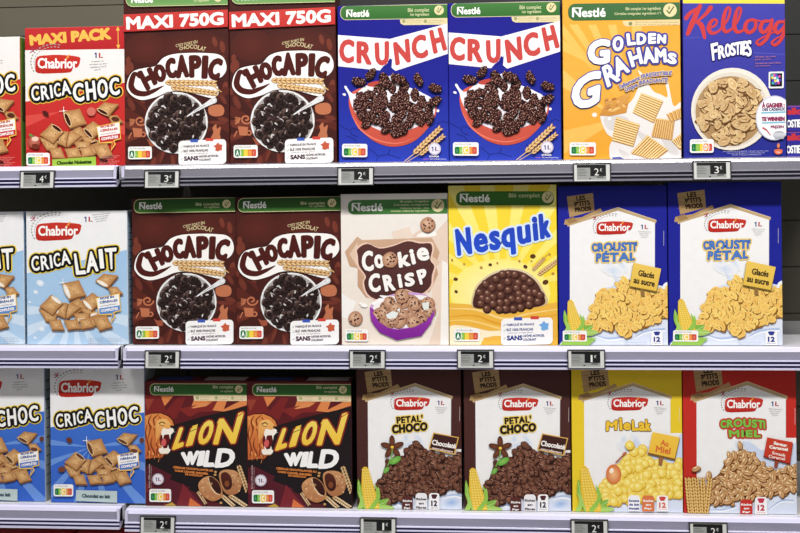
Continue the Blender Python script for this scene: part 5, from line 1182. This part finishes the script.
# ================================================================== electronic price tags
def tag_mesh():
    r = empty('price_tag', (0, 0, 0)); W, H, D = 0.0665, 0.0335, 0.006
    vs, fs = [], []
    def fr(x0, z0, x1, z1, y0, y1): boxv(vs, fs, x0, y0, z0, x1, y1, z1)
    b = 0.0018
    fr(-W/2, -H/2, W/2, H/2, -D*.6, 0)
    fr(-W/2, -H/2, -W/2+b, H/2, -D, -D*.6); fr(W/2-b, -H/2, W/2, H/2, -D, -D*.6); fr(-W/2+b, H/2-b, W/2-b, H/2, -D, -D*.6); fr(-W/2+b, -H/2, W/2-b, -H/2+b*.6, -D, -D*.6)
    pmesh('housing', vs, fs, M_TAGF, None, r)
    vs, fs = [], []; boxv(vs, fs, -W/2+b, -D*.85, -H/2+b*.6, -W/2+.0068, -D*.6, H/2-b); boxv(vs, fs, W/2-.0085, -D*.85, -H/2+b*.6, W/2-b, -D*.6, H/2-b); boxv(vs, fs, -W/2+.0068, -D*.85, -H/2+b*.6, W/2-.0085, -D*.6, -H/2+.0034)
    boxv(vs, fs, -W/2+.0068, -D*.85, H/2-.0032, W/2-.0085, -D*.6, H/2-b)
    pmesh('face_plate', vs, fs, M_TAGW, None, r)
    x0, x1, z0, z1 = -W/2+.0068, W/2-.0085, -H/2+.0034, H/2-.0032
    s = box('screen', (x0, -D*.75, z0, x1, -D*.6, z1), M_SCR, r)
    vs, fs = [], []; y = -D*.75-1e-4
    boxv(vs, fs, x0, y, z1-.005, x1, -D*.75, z1); boxv(vs, fs, x0+(x1-x0)*.46, y, z0+.0065, x1, -D*.75, z1-.005)
    boxv(vs, fs, x0+(x1-x0)*.42, y, z0+.001, x0+(x1-x0)*.48, -D*.75, z0+.003)
    for k in range(5): boxv(vs, fs, x0+.001, y, z1-.008-k*.0028, x0+(x1-x0)*(.28+.04*(k % 3)), -D*.75, z1-.0075-k*.0028)
    boxv(vs, fs, x1-.016, y, z0+.004, x1-.004, -D*.75, z0+.0055)
    k = pmesh('screen_print', vs, fs, M_SCRD, None, s)
    vs, fs = [], []; boxv(vs, fs, x0+.001, y-1e-4, z1-.0034, x1-.004, y, z1-.0028); boxv(vs, fs, -W/2+.0028, -D*.85-2e-4, H/2-.012, -W/2+.0056, -D*.85, H/2-.006)
    box('mounting_clip', (-.012, 0, -.004, .012, .010, .002), M_TAGF, r)
    return r, (x0, x1, z0, z1, y)
ROOT_T, TB = tag_mesh()
def digits(s, parent):
    x0, x1, z0, z1, y = TB; vs, fs = [], []
    def put(ch, a, b, zb, zt):
        V, T, Ed, bb = textmesh(ch); n = len(vs)
        vs.extend((a+(v[0]-bb[0])/(bb[2]-bb[0])*(b-a), y-1.5e-4, zb+(v[1]-bb[1])/(bb[3]-bb[1])*(zt-zb)) for v in V); fs.extend(tuple(i+n for i in t) for t in T)
    m_ = x0+(x1-x0)*.62
    put(s, m_+(.0025 if s == '1' else -.001), m_+(.0058 if s == '1' else .0068), z0+.0078, z1-.0065); put('€', m_+.0085, m_+.0125, z0+.0150, z1-.0065); put('99', m_+.0085, m_+.0150, z0+.0082, z0+.0132) if False else None
    return pmesh('price_digits', vs, fs, M_SCRL, None, parent)
TG = [((37, 179.7), '4', 'electronic price tag under the red maxi pack carton'), ((161.8, 179.3), '3', 'electronic price tag under the left one of the MAXI 750G cartons'),
      ((355.6, 176.3), '2', 'electronic price tag under the left blue crisped rice carton'), ((592, 172.6), '2', 'electronic price tag under the orange graham carton'), ((712, 170.5), '3', 'electronic price tag under the violet blue flake carton'),
      ((162.2, 359.7), '2', 'electronic price tag under the left brown carton of the middle shelf'), ((367.3, 359.5), '2', 'electronic price tag under the cream cookie carton'), ((475.5, 359.3), '2', 'electronic price tag under the yellow chocolate ball carton'), ((586.3, 359.4), '1', 'electronic price tag under the left blue gabled carton'),
      ((157.5, 525.5), '2', 'electronic price tag under the left lion carton'), ((378, 527.3), '1', 'electronic price tag under the left brown gabled carton'), ((589.5, 529.5), '2', 'electronic price tag under the yellow gabled carton'), ((708.5, 532.5), '2', 'electronic price tag under the red gabled carton')]
for i, ((px, py), d, lab) in enumerate(TG):
    r = ROOT_T if i == 0 else copy_tree(ROOT_T)
    scr = [k for k in KIDS[r.name] if k.name.startswith('screen')][0]
    TGL.append((r, scr, d)) if 'TGL' in globals() else globals().__setitem__('TGL', [(r, scr, d)])
    p = at(px, py, -0.034); sh = S1 if i < 5 else S2 if i < 9 else S3
    r.location = (p.x, -0.0283, p.z); r.rotation_euler = (math.radians(-6), 0, 0)
    tag(r, lab, 'price tag', 'electronic price tags clipped to the shelf rails')
for r, scr, d in TGL: digits(d, scr)

# ================================================================== light
w = bpy.data.worlds.new('world'); scene.world = w; w.use_nodes = True
bg = w.node_tree.nodes['Background']; bg.inputs[0].default_value = (0.95, 0.97, 1.0, 1); bg.inputs[1].default_value = 0.16
def area_light(name, x, y, z, power, lx, ly, col=(1, .98, .95)):
    d = bpy.data.lights.new(name, 'AREA'); d.shape = 'RECTANGLE'; d.size = lx; d.size_y = ly; d.energy = power; d.color = col
    o = bpy.data.objects.new(name, d); COL.objects.link(o); o.location = (x, y, z)
    v = Vector((0, 0.05, 1.4)) - Vector((0, y, z)); o.rotation_euler = (math.atan2(-v.z, -v.y) if False else 0, 0, 0)
    q = v.to_track_quat('-Z', 'Y'); o.rotation_euler = q.to_euler()
    return o
area_light('ceiling_strip_light', 0.1, -1.65, 4.0, 250, 3.6, 0.18)
area_light('aisle_bounce_fill', 0.0, -2.9, 3.2, 18, 4.0, 1.2)  # added frontal fill, stands in for bounce off the opposite shelves
vs = scene.view_settings; scene.display_settings.display_device = 'sRGB'
vs.view_transform = 'Standard'; vs.look = 'None'; vs.gamma = 1.0; vs.use_curve_mapping = False; vs.exposure = -0.68
for nm, y0, y1 in (('s1', (0, 167.5), (800, 156.8)), ('s2', (0, 345.0), (800, 345.5)), ('s3', (150, 506.7), (797, 515.3))):
    print('CHK', nm, 'z at ends', at(*y0).z, at(*y1).z)
